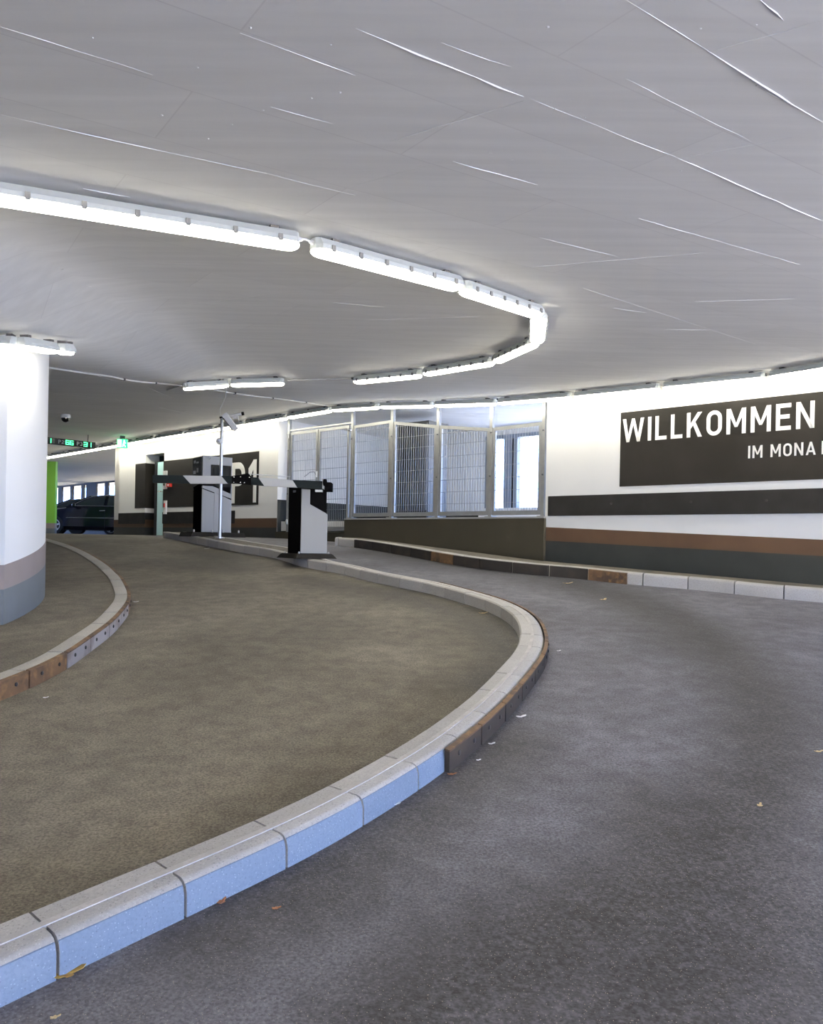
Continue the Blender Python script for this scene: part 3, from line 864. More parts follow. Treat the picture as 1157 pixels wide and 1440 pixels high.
# ------------------------------------------------------------------ room behind the fence
BK = 3.6
zfl = zlow - .02
struct('floor_upper', MB().prism([wp(TC - .02, -.1, zfl - .2), wp(T0 - .3, -.1, zfl - .2), wp(-5, -.31, zfl - .2), wp(-5, -BK - .1, zfl - .2), wp(TC - .02, -BK - .1, zfl - .2)], (0, 0, .2)), 'deck_floor', 'raised deck behind the mesh fence')
side = struct('wall_side', MB().box(wp(TC, -.3, .8), -WN * (BK), WD * .25, up * 3.6), 'white_paint', 'white side wall behind the mesh gate')
zsb = EYE + .855
build('grey_band', MB().box(wp(TC + .004, -.3, .8), -WN * (BK), WD * -.012, up * (zsb - .8)), 'grey_paint', side)
def back_at(px, py): return wall_at(px, py, BK)
tw = [back_at(p, 660)[0] for p in (689, 709, 727.5, 760)]
zw1 = (back_at(689, 619)[1] + back_at(759, 612)[1]) / 2; zw0 = (back_at(690, 714)[1] + back_at(759, 714)[1]) / 2
def back_slab(t0, t1, z0, z1, n0=0.0, n1=-.25): return wall_slab(t0, t1, -BK + n0, -BK + n1, z0, z1)
TB = back_at(640, 660)[0]
wb = struct('wall_back', back_slab(TC + .3, tw[0] + .12, .8, ctop), 'white_paint', 'white back wall behind the mesh fence')
build('wall_segment', back_slab(tw[0] + .12, -5, .8, zw0), 'white_paint', wb)
build('wall_segment', back_slab(tw[0] + .12, -5, zw1 + .08, ctop), 'white_paint', wb)
build('wall_segment', MB().box(wp(-5, -.31, .8), -WN * BK, WD * -.2, up * (zw0 - .8)), 'white_paint', wb)  # unseen end wall, left open above the sill to brighten the room
build('grey_band', back_slab(TC + .2, tw[0] + .3, .8, zw0 - .12, .004, -.02), 'grey_paint', wb)
win = empty('window_1', wp(tw[1], -BK, zw0), 'tall bright windows in the room behind the mesh fence', None, None, 'structure')
def mull(t0, t1, m='frame_grey', n0=.02, n1=-.12): build('window_frame', back_slab(t0, t1, zw0, zw1, n0, n1), m, win)
mull(tw[0] + .12, tw[0]); mull(tw[1], tw[1] - .19); mull(tw[1] - .25, tw[2])
build('glazing_bead', back_slab(tw[1] - .19, tw[1] - .25, zw0, zw1, -.03, -.1), 'frame_dark', win)
wpos = [(tw[0], tw[1]), (tw[2], tw[3])]
tt = tw[3]
while tt > -4.6:
    mull(tt, tt - .2); 
    n2 = max(tt - 1.3, -4.8); wpos.append((tt - .2, n2)); tt = n2
build('window_frame', back_slab(tw[0] + .12, -5, zw1, zw1 + .08, .03, -.12), 'frame_grey', win)
for a, b in wpos:
    build('pane', back_slab(a, b, zw0, zw1, -.06, -.075), 'window_glass', win)
# dark louvred cabinet close behind the fence
v0, v1 = wall_at(549, 650, 1.15)[0], wall_at(601, 650, 1.15)[0]
zv = wall_at(575, 594, 1.15)[1]
cab = empty('louvred_cabinet', wp((v0 + v1) / 2, -1.15, zfl), 'tall dark louvred cabinet standing just behind the mesh fence', 'cabinet')
build('body', wall_slab(v0, v1, -1.17, -1.75, zfl, zv), 'louvre', cab)
n = 16
for i in range(n):
    a = v0 + (v1 - v0) * (i + .2) / n; b = v0 + (v1 - v0) * (i + .7) / n
    build('slat', wall_slab(a, b, -1.13, -1.172, zfl + .25, zv - .05), 'louvre', cab)
build('plinth', wall_slab(v0 + .02, v1 - .02, -1.12, -1.172, zfl, zfl + .22), 'frame_dark', cab)

# ------------------------------------------------------------------ mesh fence
NF = -.08
def fence_post(px, t, z0, z1, label):
    r = empty('fence_post', wp(t, NF, z0), label, 'post')
    build('tube', MB().box(wp(t - .03, NF - .03, z0), WD * .06, WN * .06, up * (z1 - z0)), 'galvanised', r)
    build('foot_plate', MB().box(wp(t - .07, NF - .07, z0), WD * .14, WN * .14, up * .012), 'galvanised', r)
    for zz in (.35, .72):
        build('bolt', MB().lathe(wp(t, NF + .03, z0 + (z1 - z0) * zz), [(.014, 0), (.014, .012), (.006, .016)], 8, WN), 'clip_metal', r)
    return r
fx = [763.5, 685, 610, 545.5, 489.5]
ft = [wt(x) for x in fx]
fz = [wz(763, 592), wz(686, 601), wz(610, 597), wz(545, 591), wz(491, 600)]
ztops = [(wz(685, 601.5), wz(763, 592)), (wz(612, 598), wz(684, 601.5)), (wz(547, 592.5), wz(609, 597.5)), (wz(491, 598.5), wz(544, 590.5))]
plab = ['grey steel fence post at the end of the white welcome wall', 'grey steel fence post second from the white welcome wall', 'grey steel fence post third from the white welcome wall',
        'grey steel fence post third from the double gate', 'grey steel fence post between the double gate and the fence panels']
plab[3] = 'grey steel fence post left of the dark louvred cabinet'
for x, t, lb in zip(fx, ft, plab):
    if x > 760: t += .06
    v = wp(t); fence_post(x, t, zlow + .03, ceilz(v.x, v.y) - .0, lb)
def mesh_panel(name, t0, t1, z0, zt0, zt1, label, cat, group, stile=.05, rails=True):
    """a frame of flat bars around a welded wire mesh; t0 is the left end (larger t)"""
    r = empty(name, wp((t0 + t1) / 2, NF, z0), label, cat, group)
    zf = lambda t: zt0 + (zt1 - zt0) * (t - t0) / (t1 - t0)
    build('stile', wall_slab(t0, t0 - stile, NF - .02, NF + .02, z0, zf), 'galvanised', r)
    build('stile', wall_slab(t1 + stile, t1, NF - .02, NF + .02, z0, zf), 'galvanised', r)
    build('rail', wall_slab(t0 - stile, t1 + stile, NF - .02, NF + .02, lambda t: zf(t) - .055, zf), 'galvanised', r)
    build('rail', wall_slab(t0 - stile, t1 + stile, NF - .02, NF + .02, z0, z0 + .07), 'galvanised', r)
    mb = MB(); q = .0045
    n = int((t0 - t1 - 2 * stile) / .052)
    for i in range(1, n):
        t = t0 - stile - (t0 - t1 - 2 * stile) * i / n
        mb.box(wp(t - q / 2, NF + .004, z0 + .05), WD * q, WN * q, up * (zf(t) - z0 - .09))
    z = z0 + .2
    while z < max(zt0, zt1) - .08:
        a, b = t0 - stile, t1 + stile
        if z > min(zt0, zt1) - .05:              # a horizontal wire that runs into the sloping top rail
            tc_ = t0 + (z + .05 - zt0) / (zt1 - zt0) * (t1 - t0)
            if zt0 > zt1: b = max(b, tc_)
            else: a = min(a, tc_)
        if a - b > .05: mb.box(wp(a, NF + .009, z), WD * (b - a), WN * (q + .002), up * (q + .002))
        z += .205
    w_ = build('wire_mesh', mb, 'galvanised', r); w_['kind'] = 'stuff'
    return r
flab = ['mesh fence panel beside the white welcome wall, bright windows behind it', 'mesh fence panel with sloping top in front of the bluish white wall',
        'mesh fence panel with sloping top in front of the dark louvred cabinet', 'mesh fence panel beside the double gate, white wall behind it']
zpb = zlow + .06
for i in range(4):
    a, b = ft[i + 1] - .035, ft[i] + .035
    if i == 0: b = ft[0] + .10
    mesh_panel('mesh_fence', a, b, zpb, ztops[i][0], ztops[i][1], flab[i], 'fence', None)
# double gate
tg0, tg1, tgm = wt(403), wt(485), wt(441.5)
zg = wz(445, 745.5); ztg = (wz(404, 609) + wz(483, 597)) / 2
mesh_panel('gate_leaf', tg0, tgm + .01, zg, ztg, ztg, 'left leaf of the mesh double gate next to the far wall corner', 'gate', None)
mesh_panel('gate_leaf', tgm - .01, tg1, zg, ztg, ztg, 'right leaf of the mesh double gate next to the fence panels', 'gate', None)
gp = fence_post(400, wt(400.5), zg - .1, ceilz(*wp(wt(400.5)).xy), 'grey steel gate post next to the far wall corner')
for zz in (.06, .94):
    build('hinge', MB().lathe(wp(wt(400.5) - .02, NF + .05, zg + (ztg - zg) * zz), [(.028, 0), (.028, .09), (.012, .1)], 8), 'galvanised', gp)
hb = empty('gate_header', wp(tgm, NF, ztg), 'thin grey bar across the top of the mesh double gate', 'bar')
build('bar', wall_slab(tg0 + .05, tg1 - .05, NF - .015, NF + .015, ztg + .03, ztg + .06), 'galvanised', hb)
build('bracket', MB().lathe(wp(tg1, NF + .02, ztg - .1), [(.03, 0), (.03, .07), (.015, .08)], 8, -WD), 'chrome', hb)
struct('trim_1', wall_slab(TC, TF, .04, -.4, .8, zg - .04), 'low_wall_paint', 'dark sill under the double gate')

# ------------------------------------------------------------------ strip lamps
def strip_lamp(p0, p1, label, group, clips=True, width=.13, nclip=6, brackets=True):
    """p0, p1: ends of the diffuser's underside"""
    p0, p1 = Vector(p0), Vector(p1)
    d = (p1 - p0); L = d.length; d.normalize()
    s = d.cross(up).normalized(); u = s.cross(d).normalized()
    if u.z < 0: u = -u
    r = empty('strip_lamp', (p0 + p1) / 2 + u * .1, label, 'lamp', group)
    def ring(x, wd, z0, z1, k=0):
        c = p0 + d * x
        return [c + s * wd + u * z1, c + s * (wd * .90) + u * (z0 + (z1 - z0) * .38), c + s * (wd * .62) + u * z0, c - s * (wd * .62) + u * z0, c - s * (wd * .90) + u * (z0 + (z1 - z0) * .38), c - s * wd + u * z1]
    h = width / 2
    prof = [(0, .30), (.012, .62), (.035, .88), (.07, 1.0)]
    rings = [ring(x, h * w_, .0 + .02 * (1 - w_), .030) for x, w_ in prof] + [ring(L - x, h * w_, .02 * (1 - w_), .030) for x, w_ in reversed(prof)]
    build('diffuser', MB().loft(rings), 'lamp_diffuser', r, True)
    def hring(x, w0, w1):
        c = p0 + d * x
        return [c + s * w0 + u * .028, c + s * w0 + u * .055, c + s * w1 + u * .098, c - s * w1 + u * .098, c - s * w0 + u * .055, c - s * w0 + u * .028]
    build('housing', MB().loft([hring(.004, h * .5, h * .4), hring(.03, h * 1.14, h * .74), hring(L - .03, h * 1.14, h * .74), hring(L - .004, h * .5, h * .4)]), 'lamp_housing', r)
    if brackets:
        for x in (min(.16, L * .15), L - min(.16, L * .15)):
            build('bracket', MB().cbox(p0 + d * x + u * (.098 + (CEIL_GAP - .098) / 2), d * .05, s * .07, u * (CEIL_GAP - .096)), 'bracket_dark', r)
    if clips:
        for i in range(nclip):
            x = L * (i + .5) / nclip
            for sg in (1, -1):
                build('clip', MB().cbox(p0 + d * x + s * (sg * (h * 1.14 + .004)) + u * .036, d * .026, s * .010, u * .040), 'clip_metal', r)
    return r
loop = [((-88, 273), (419.5, 352), 'nearest and largest strip lamp of the curved ceiling row, cut off by the left edge', 7),
        ((439.5, 357), (646, 410), 'second strip lamp of the curved ceiling row, right of the largest one', 6),
        ((650, 413.5), (758, 448), 'third strip lamp of the curved ceiling row, just before the sharp bend', 6),
        ((757.5, 452), (755, 484.5), 'strip lamp seen end on at the sharp bend of the curved row', 6),
        ((751.5, 487.5), (698, 511.5), 'fifth strip lamp of the curved ceiling row, just after the bend', 6),
        ((693.5, 513.5), (597, 529), 'sixth strip lamp of the curved ceiling row, second after the bend', 6),
        ((592, 531), (498.5, 540), 'last strip lamp of the curved ceiling row before the bare conduit', 6),
        ((399, 542), (325, 544), 'right of the two strip lamps above the white camera pole', 0),
        ((321, 545), (259, 549), 'left of the two strip lamps above the white camera pole', 0)]
for a, b, lb, nc in loop:
    strip_lamp(on_lamps(*a), on_lamps(*b), lb, 'curved ceiling row of strip lamps', nc > 0, nclip=nc)
g3 = 'strip lamps over the white column'
strip_lamp(on_lamps(-40, 490), on_lamps(25, 491.5), 'strip lamp over the white column, cut off by the left edge', g3, False)
ca, cb = on_lamps(30, 491), on_lamps(76, 498.5)
strip_lamp(ca, cb, 'middle strip lamp over the white column', g3, False)
cc = on_lamps(98, 500)
strip_lamp(cb + (cb - ca).normalized() * .05 + Vector((.05, -.02, 0)), cc, 'end strip lamp right of the top of the white column', g3, False)
wl = [((1230, 511), (1083, 533.5), 'strip lamp over the welcome wall, cut off by the right edge'), ((1075, 534.5), (933, 548.5), 'second strip lamp from the right edge over the welcome wall'),
      ((927, 549.5), (808, 561), 'third strip lamp from the right edge over the welcome wall'), ((803, 561.5), (701, 569.5), 'strip lamp over the corner of welcome wall and mesh fence'),
      ((697, 570), (612, 572.5), 'strip lamp over the mesh fence panel before the bluish wall'), ((608.5, 573), (535, 574.5), 'strip lamp over the dark louvred cabinet'),
      ((532, 575), (468, 579), 'strip lamp over the gate side end of the mesh fence'), ((465, 579.5), (406, 589), 'strip lamp over the mesh double gate'),
      ((403, 590), (348, 598.7), 'strip lamp over the right end of the level lettering wall'), ((345, 599.2), (304, 605.6), 'strip lamp over the level lettering, behind the camera pole'),
      ((302, 606), (262, 612.3), 'strip lamp over the far wall between camera pole and door'), ((260, 612.6), (220, 619), 'strip lamp over the door in the far wall'),
      ((218, 619.3), (189, 624), 'strip lamp between the door and the green exit sign'), ((187.5, 624.3), (163.5, 628.7), 'strip lamp directly behind the green exit sign'), ((162, 629), (142, 632.2), 'first strip lamp left of the green exit sign'),
      ((141, 632.4), (119, 636), 'second strip lamp left of the green exit sign'), ((118, 636.2), (95, 640), 'third strip lamp left of the green exit sign'),
      ((94, 640.2), (71, 644), 'fourth strip lamp left of the green exit sign'), ((70, 644.2), (45, 648.4), 'farthest strip lamp, partly behind the white column')]
for a, b, lb in wl:
    A, B = on_lamps(*a), on_lamps(*b)
    strip_lamp(A, B, lb, 'strip lamps along the wall tops', False)
    0 and print('WL', a, round((Z(A,0)-P0).dot(WN),2), round((Z(B,0)-P0).dot(WN),2), round((B-A).length,2))

# conduits and cables along the ceiling
def ceiling_run(name, px, label, cat, r=.012, drop=.014, clip=.9):
    pts = [on_ceil(*p) for p in px]
    pp = []
    for a, b in zip(pts, pts[1:]):
        n = max(2, int((b - a).length / .3))
        pp += [a + (b - a) * (i / n) for i in range(n)]
    pp.append(pts[-1])
    pp = [Vector((p.x, p.y, ceilz(p.x, p.y) - drop)) for p in pp]
    rt = empty(name, pp[0], label, cat)
    build('pipe', MB().tube(pp, r, 6), 'conduit', rt, True)
    L = 0
    for a, b in zip(pp, pp[1:]):
        L += (b - a).length
        if L > clip:
            L = 0; dd = (b - a).normalized(); ss = dd.cross(up).normalized()
            build('clamp', MB().cbox(b + up * .002, dd * .03, ss * .045, up * .03), 'bracket_dark', rt)
ceiling_run('conduit', [(60, 514), (157, 528), (256, 541), (330, 552), (430, 565), (462, 570)], 'thin conduit crossing the ceiling from column to wall lamps', 'conduit')
ceiling_run('conduit', [(405, 533.5), (496, 531)], 'short conduit linking the curved row with the two lamps', 'conduit')
ceiling_run('conduit', [(235, 547.5), (253, 541.5)], 'very short conduit end left of the two lamps', 'conduit')
ceiling_run('conduit', [(1200, 505), (1076, 525.5), (930, 541), (806, 552.5), (700, 560.5), (611, 565.5), (533, 567.5), (466, 571), (404, 581), (346, 591)], 'long conduit above the wall lamps', 'conduit', .01)
def lamp_link(a, b, label):
    A, B = on_lamps(*a) + up * .07, on_lamps(*b) + up * .07
    m_ = (A + B) / 2 + up * .01
    rt = empty('lamp_cable', A, label, 'cable')
    build('cord', MB().tube([A, m_, B], .008, 6), 'plastic_white', rt, True)
    d_ = (B - A).normalized()
    for p, q in ((A, d_), (B, -d_)): build('gland', MB().lathe(p - q * .02, [(.016, 0), (.016, .03), (.009, .045)], 8, q), 'plastic_grey', rt)
lamp_link((420, 352), (439, 357), 'short white cable between the largest and second strip lamp')
lamp_link((646.5, 410.5), (649.5, 413), 'short white cable between second and third strip lamp')

# ------------------------------------------------------------------ barrier
bb = on_ground(431, 783, KH)
BA = math.radians(36)
fN = Vector((math.sin(BA), -math.cos(BA), 0)); fS = Vector((math.cos(BA), math.sin(BA), 0))   # front normal, front's right
def cabinet_frame(o, k=1.0): return lambda a, b, z: o + fS * (a * k) - fN * (b * k) + up * (z * k)      # a along the front, b into the body
zt_b = bb.z
Q = cabinet_frame(bb)
bar = empty('barrier', bb, 'black and grey barrier cabinet with a two section arm across the left lane', 'barrier')
W2, D2, H2 = .21, .19, 1.04
base = MB()
base.loft([[Q(a, b, z) for a, b in ((-w_, -d_), (w_, -d_), (w_, d_), (-w_, d_))] for w_, d_, z in ((.33, .31, -.02), (.29, .27, .035), (.27, .25, .05))])
build('base_plate', base, 'base_dark', bar)
for a, b in ((-.24, -.22), (.24, -.22), (.24, .22), (-.24, .22)):
    build('anchor_bolt', MB().lathe(Q(a, b, .04), [(.014, 0), (.014, .03), (.006, .04)], 8), 'bolt_metal', bar)
build('cabinet', MB().prism([Q(a, b, .05) for a, b in ((-W2, -D2), (W2, -D2), (W2, D2), (-W2, D2))], up * (H2 - .05)), 'cabinet_black', bar)
fp = [(-W2 + .005, .055), (W2 + .012, .055), (W2 + .012, .62), (W2 - .015, .64), (-.07, .76), (-.07, H2 - .07), (-W2 + .005, H2 - .07)]
build('front_panel', MB().prism([Q(a, -D2 - .012, z) for a, z in fp], -fN * .014), 'cabinet_grey', bar)
build('cover', MB().prism([Q(a, b, H2) for a, b in ((-W2 - .02, -D2 - .03), (W2 + .02, -D2 - .03), (W2 + .02, D2 + .02), (-W2 - .02, D2 + .02))], up * .03), 'plastic_grey', bar)
build('lock_plate', MB().box(Q(-W2 - .004, -.04, .93), -fN * .08, fS * -.006, up * .03), 'clip_metal', bar)
# arm: boards with dark and pale fields, square to the lane
ya = bb.y - .42
def arm_pt(px, py): return at(px, py, ya)
def arm_piece(name, quad, m, th=.05, parent=None, dy=0.0):
    return build(name, MB().prism([arm_pt(*q) + Vector((0, dy, 0)) for q in quad], (0, th, 0)), m, parent or bar)
armr = arm_piece('arm_section', [(411, 674.8), (453, 676.5), (453, 687.5), (418, 685.8)], 'arm_dark', .05)
arm_piece('pale_field', [(363, 671.5), (411, 674.8), (418, 685.8), (371.5, 683.3)], 'arm_white', .05, armr)
arm_piece('dark_field', [(352, 671), (363, 671.5), (371.5, 683.3), (352, 681.5)], 'arm_dark', .05, armr)
arm2 = arm_piece('arm_section', [(214.5, 667.8), (257, 668.6), (267.5, 680), (214.5, 679)], 'arm_dark', .05)
arm_piece('pale_field', [(257, 668.6), (311, 669.2), (320, 680), (267.5, 680)], 'arm_white', .05, arm2)
arm_piece('dark_field', [(311, 669.2), (330, 669.5), (330, 680), (320, 680)], 'arm_dark', .05, arm2)
hinge = arm_piece('arm_hinge', [(326, 669.5), (349, 665.5), (353, 671), (353, 682), (345, 681), (326, 679.5)], 'cabinet_black', .07, None, -.01)
for px, py in ((329, 671), (338.5, 670.8), (329, 678.6), (338.5, 678.8), (351, 671.5), (344, 679)):
    build('bolt', MB().lathe(arm_pt(px, py) + Vector((0, -.01, 0)), [(.009, 0), (.009, .008), (.004, .011)], 6, (0, -1, 0)), 'chrome', hinge)
build('tie_rod', MB().tube([arm_pt(350, 666.5), arm_pt(372, 668), arm_pt(408, 670.3)], .006, 6), 'plastic_grey', bar)
hub = arm_pt(456, 681)
build('arm_mount', MB().box(arm_pt(453, 687), Vector((.03, 0, 0)), Vector((0, .3, 0)), up * .13), 'plastic_grey', bar)
build('hub_box', MB().box(arm_pt(456, 690), Vector((.09, 0, 0)), Vector((0, .3, 0)), up * .12), 'cabinet_black', bar)
build('arm_shaft', MB().lathe(arm_pt(455.5, 678.5), [(.05, 0), (.05, .03), (.02, .04)], 14, (1, -.25, 0)), 'cabinet_black', bar)
build('under_bracket', MB().box(arm_pt(443, 691.5), Vector((.10, 0, 0)), Vector((0, .08, 0)), up * .03), 'plastic_white', bar)
build('top_bracket', MB().tube([arm_pt(428, 670.5), arm_pt(436, 664), arm_pt(442, 663.5), arm_pt(444, 668)], .007, 6), 'galvanised', bar)
build('antenna', MB().box(arm_pt(444, 671), Vector((.02, 0, 0)), Vector((0, .02, 0)), up * .085), 'plastic_white', bar)

# ------------------------------------------------------------------ ticket machine on the island
tm = at(298.5, 753.5, 14.75)
tm.z = ground(tm.y) + KH - .01
Q = cabinet_frame(tm, 1.06)
mach = empty('ticket_machine', tm, 'grey ticket machine with an overhanging dark windowed head behind the barrier arm', 'ticket machine')
build('base_plate', MB().loft([[Q(a, b, z) for a, b in ((-w_, -.3), (w_, -.3), (w_, .3), (-w_, .3))] for w_, z in ((.50, -.03), (.47, .05))]), 'base_dark', mach)
for a, b in ((-.42, -.22), (-.1, -.24), (.1, -.24), (.4, -.22), (.42, .2)):
    build('anchor_bolt', MB().lathe(Q(a, b, .05), [(.016, 0), (.016, .04), (.008, .05)], 8), 'bolt_metal', mach)
HW = .27
build('pedestal', MB().prism([Q(a, b, .05) for a, b in ((-HW, -.16), (HW, -.16), (HW, .24), (-HW, .24))], up * .86), 'cabinet_black', mach)
build('front_panel', MB().prism([Q(a, -.16, z) for a, z in ((-HW, .055), (-.05, .055), (-.05, .755), (-HW, .83))], fN * .02), 'machine_grey', mach)
build('front_panel', MB().prism([Q(a, -.16, z) for a, z in ((-.05, .055), (HW, .055), (HW, .63), (-.05, .755))], fN * .026), 'machine_grey', mach)
# head: side outline pushed across the width
hd = build('head', MB().prism([Q(-HW - .0, b, z) for b, z in ((.26, .80), (.26, 1.38), (-.14, 1.38), (-.14, .86))], fS * (2 * HW)), 'cabinet_grey', mach)
build('side_cover', MB().prism([Q(-HW - .002, b, z) for b, z in ((.25, .84), (.25, 1.365), (-.13, 1.365), (-.13, .9))], fS * -.02), 'screen', hd)
for k, (b0, z0, w_, h_) in enumerate(((-.04, 1.26, .10, .03), (.10, 1.27, .08, .05), (-.03, 1.10, .06, .08), (.08, 1.08, .12, .06))):
    build('indicator', MB().box(Q(-HW - .022, b0, z0), -fN * w_, fS * -.006, up * h_), 'plastic_grey' if k > 1 else 'machine_grey', hd)
facep = [(-HW, .82), (HW, .655), (HW, 1.385), (-HW, 1.385)]
fo = facep
wi = [(-.125, .875), (HW - .015, .74), (HW - .015, 1.24), (-.125, 1.24)]
fc = build('face_frame', MB(), 'machine_grey', hd) if False else None
mb = MB()
for i in range(4):
    j = (i + 1) % 4
    mb.prism([Q(a, -.14, z) for a, z in (fo[i], fo[j], wi[j], wi[i])], fN * .05)
build('face_frame', mb, 'machine_grey', hd)
build('window', MB().prism([Q(a, -.14, z) for a, z in wi], fN * .012), 'screen', hd)
build('screen_display', MB().prism([Q(a, -.152, z) for a, z in ((-.06, 1.05), (.16, 1.05), (.16, 1.2), (-.06, 1.2))], fN * .006), 'arm_dark', hd)
build('shadow_gap', MB().prism([Q(a, -.162, z) for a, z in ((-HW, .805), (HW, .64), (HW, .655), (-HW, .82))], fN * .022), 'cabinet_black', hd)
build('underside_tray', MB().prism([Q(-HW - .02, b, z) for b, z in ((.2, .80), (.2, .87), (-.19, .9), (-.19, .86))], fS * (HW)), 'cabinet_black', hd)
build('top_lock', MB().lathe(Q(-.16, -.19, 1.345), [(.016, 0), (.016, .01), (.008, .014)], 8, fN), 'chrome', hd)

# pole with camera and infrared floodlight
pb = at(309, 752.5, 14.05); pb.z = ground(pb.y) + KH - .01
ptop = at(311.5, 588, 14.05)
pole = empty('camera_pole', pb, 'slender white metal pole with camera and tilted floodlight at the top', 'pole')
build('shaft', MB().tube([pb, Z(pb, ptop.z)], .03, 12), 'pole_metal', pole, True)
build('foot_flange', MB().lathe(pb, [(.09, 0), (.09, .012), (.035, .02)], 14), 'pole_metal', pole)
Yp = 14.05
br = build('cross_bracket', MB().cbox(at(313, 587, Yp), (.10, 0, .01), (0, .05, 0), (0, 0, .03)), 'cabinet_black', pole)
c0, c1 = at(317, 584.5, Yp - .05), at(331.5, 603.5, Yp - .05)
ax = (c1 - c0); axn = ax.normalized(); sx_ = Vector((0, 1, 0)); nx_ = axn.cross(sx_)
fl = build('floodlight', MB().cbox((c0 + c1) / 2, ax, sx_ * .12, nx_ * .085), 'plastic_white', pole)
build('rear_plate', MB().cbox((c0 + c1) / 2 - nx_ * .0 + Vector((-.055, 0, -.02)), ax * .85, sx_ * .1, nx_ * .02), 'bracket_dark', fl)
build('end_cap', MB().cbox(c0, axn * .05, sx_ * .13, nx_ * .1), 'plastic_white', fl)
k0, k1 = at(323, 585.5, Yp + .1), at(340.5, 581.8, Yp + .1)
cm = build('camera_tube', MB().tube([k0, k1], .028, 10), 'plastic_grey', pole, True)
build('lens', MB().tube([k1 - (k1 - k0).normalized() * .01, k1 + (k1 - k0).normalized() * .03], .033, 10), 'cabinet_black', cm)
build('camera_foot', MB().cbox((k0 + k1) / 2 - up * .05, (.09, 0, .02), (0, .05, 0), (0, 0, .04)), 'plastic_grey', cm)
build('loop_cable', MB().tube([at(333, 586, Yp), at(336, 592, Yp), at(337, 594.5, Yp), at(335, 594, Yp)], .006, 6), 'plastic_grey', cm)
s0 = at(308, 620.5, Yp - .05)
sp = build('sensor', MB().lathe(s0, [(.02, -.05), (.055, -.03), (.06, .02), (.03, .05)], 12, (-.5, -.3, -.5)), 'plastic_white', pole)
build('sensor_arm', MB().tube([s0, Z(pb, s0.z)], .012, 6), 'plastic_grey', pole)
cpt = on_ceil(318, 537)
cab_ = [Z(pb, ptop.z) + Vector((-.03, 0, .03)), at(308.8, 578, 13.7), at(313, 567, 13.0), at(316.8, 556, 12.2), Vector((cpt.x, cpt.y, ceilz(cpt.x, cpt.y)))]
cq = [v for v in cab_]
rt = empty('hanging_cable', cq[-1], 'white cable hanging from the ceiling down to the camera pole', 'cable')
fine = []
for i in range(len(cq) - 1):
    a, b, c, d_ = cq[max(i - 1, 0)], cq[i], cq[i + 1], cq[min(i + 2, len(cq) - 1)]
    for k in range(6):
        u = k / 6
        fine.append(.5 * ((2 * b) + (c - a) * u + (2 * a - 5 * b + 4 * c - d_) * u * u + (3 * b - a - 3 * c + d_) * u ** 3))
fine.append(cq[-1])
build('cord', MB().tube(fine, .009, 6), 'plastic_white', rt, True)

# ------------------------------------------------------------------ dome camera, level display, exit sign
dc = on_ceil(92, 583); zc = ceilz(dc.x, dc.y)
r = empty('dome_camera', (dc.x, dc.y, zc), 'white dome camera with black globe on the ceiling beside the column', 'camera')
build('mount', MB().lathe((dc.x, dc.y, zc), [(.10, 0), (.105, -.05), (.095, -.075)], 20), 'plastic_white', r, True)
build('globe', MB().lathe((dc.x, dc.y, zc - .07), [(.082, 0), (.08, -.03), (.065, -.062), (.035, -.085), (.005, -.092)], 20), 'dome_black', r, True)

da, db = at(58, 613.5, 18.4), at(134.5, 622.4, 19.4)
dh = .155
dd = Z(db - da, 0); DL = dd.length; dd.normalize(); dn = Vector((dd.y, -dd.x, 0))
zt = (da.z + db.z) / 2; dtop = lambda s: da.z + (db.z - da.z) * s / DL
disp = empty('parking_display', Z(db, zt), 'black hanging display with green digits of free spaces', 'sign')
start = -.9
build('housing', MB().box(Z(da, 0) + dd * start + up * (dtop(0) - dh), dd * (DL - start), -dn * .08, up * dh + (up * 0)), 'frame_dark', disp)
slope = (db.z - da.z) / DL
def dpt(px): 
    a, _ = ray(px, 622)
    det = a * dd.y - dd.x
    s = (Z(da, 0).x - a * da.y) / det
    return s
def seg_digit(ch, s0, w_, h_, zb):
    on = {'1': 'bc', '6': 'acdefg', '3': 'abcdg', '8': 'abcdefg'}[ch]
    q = h_ * .17; mb = MB(); o = Z(da, 0) + dd * s0 + dn * .001
    rects = {'a': (0, h_ - q, w_, h_), 'g': (0, h_ / 2 - q / 2, w_, h_ / 2 + q / 2), 'd': (0, 0, w_, q), 'f': (0, h_ / 2, q, h_), 'e': (0, 0, q, h_ / 2), 'b': (w_ - q, h_ / 2, w_, h_), 'c': (w_ - q, 0, w_, h_ / 2)}
    for k in on:
        x0, y0, x1, y1 = rects[k]
        mb.box(o + dd * x0 + up * (zb + y0), dd * (x1 - x0), dn * .006, up * (y1 - y0))
    build('digit', mb, 'led_green', disp)
zb = dtop(0) - dh + .022; hh_ = dh - .044
for ch, pxa, pxb in (('1', 66, 72), ('6', 92, 97.3), ('6', 98, 103.2), ('3', 117.5, 123), ('1', 123.5, 128.5)):
    seg_digit(ch, dpt(pxa), dpt(pxb) - dpt(pxa), hh_, zb)
for tx, pxa, pxb in (('P2', 82, 90), ('P3', 108, 116)):
    write(tx, Z(da, 0) + dd * dpt(pxa) + dn * .001 + up * (zb + .01), dd, up, dn * .004, hh_ * .78, 'plastic_grey', disp, width=dpt(pxb) - dpt(pxa))
build('blank_digit', MB().box(Z(da, 0) + dd * dpt(73) + dn * .001 + up * zb, dd * (dpt(77) - dpt(73)), dn * .003, up * hh_), 'led_off', disp)
for px in (40, 125):
    p = Z(da, 0) + dd * dpt(px) - dn * .07
    build('hanger', MB().box(p + up * (dtop(0)), dd * .014, dn * .014, up * max(.02, ceilz(p.x, p.y) - dtop(0))), 'bracket_dark', disp)

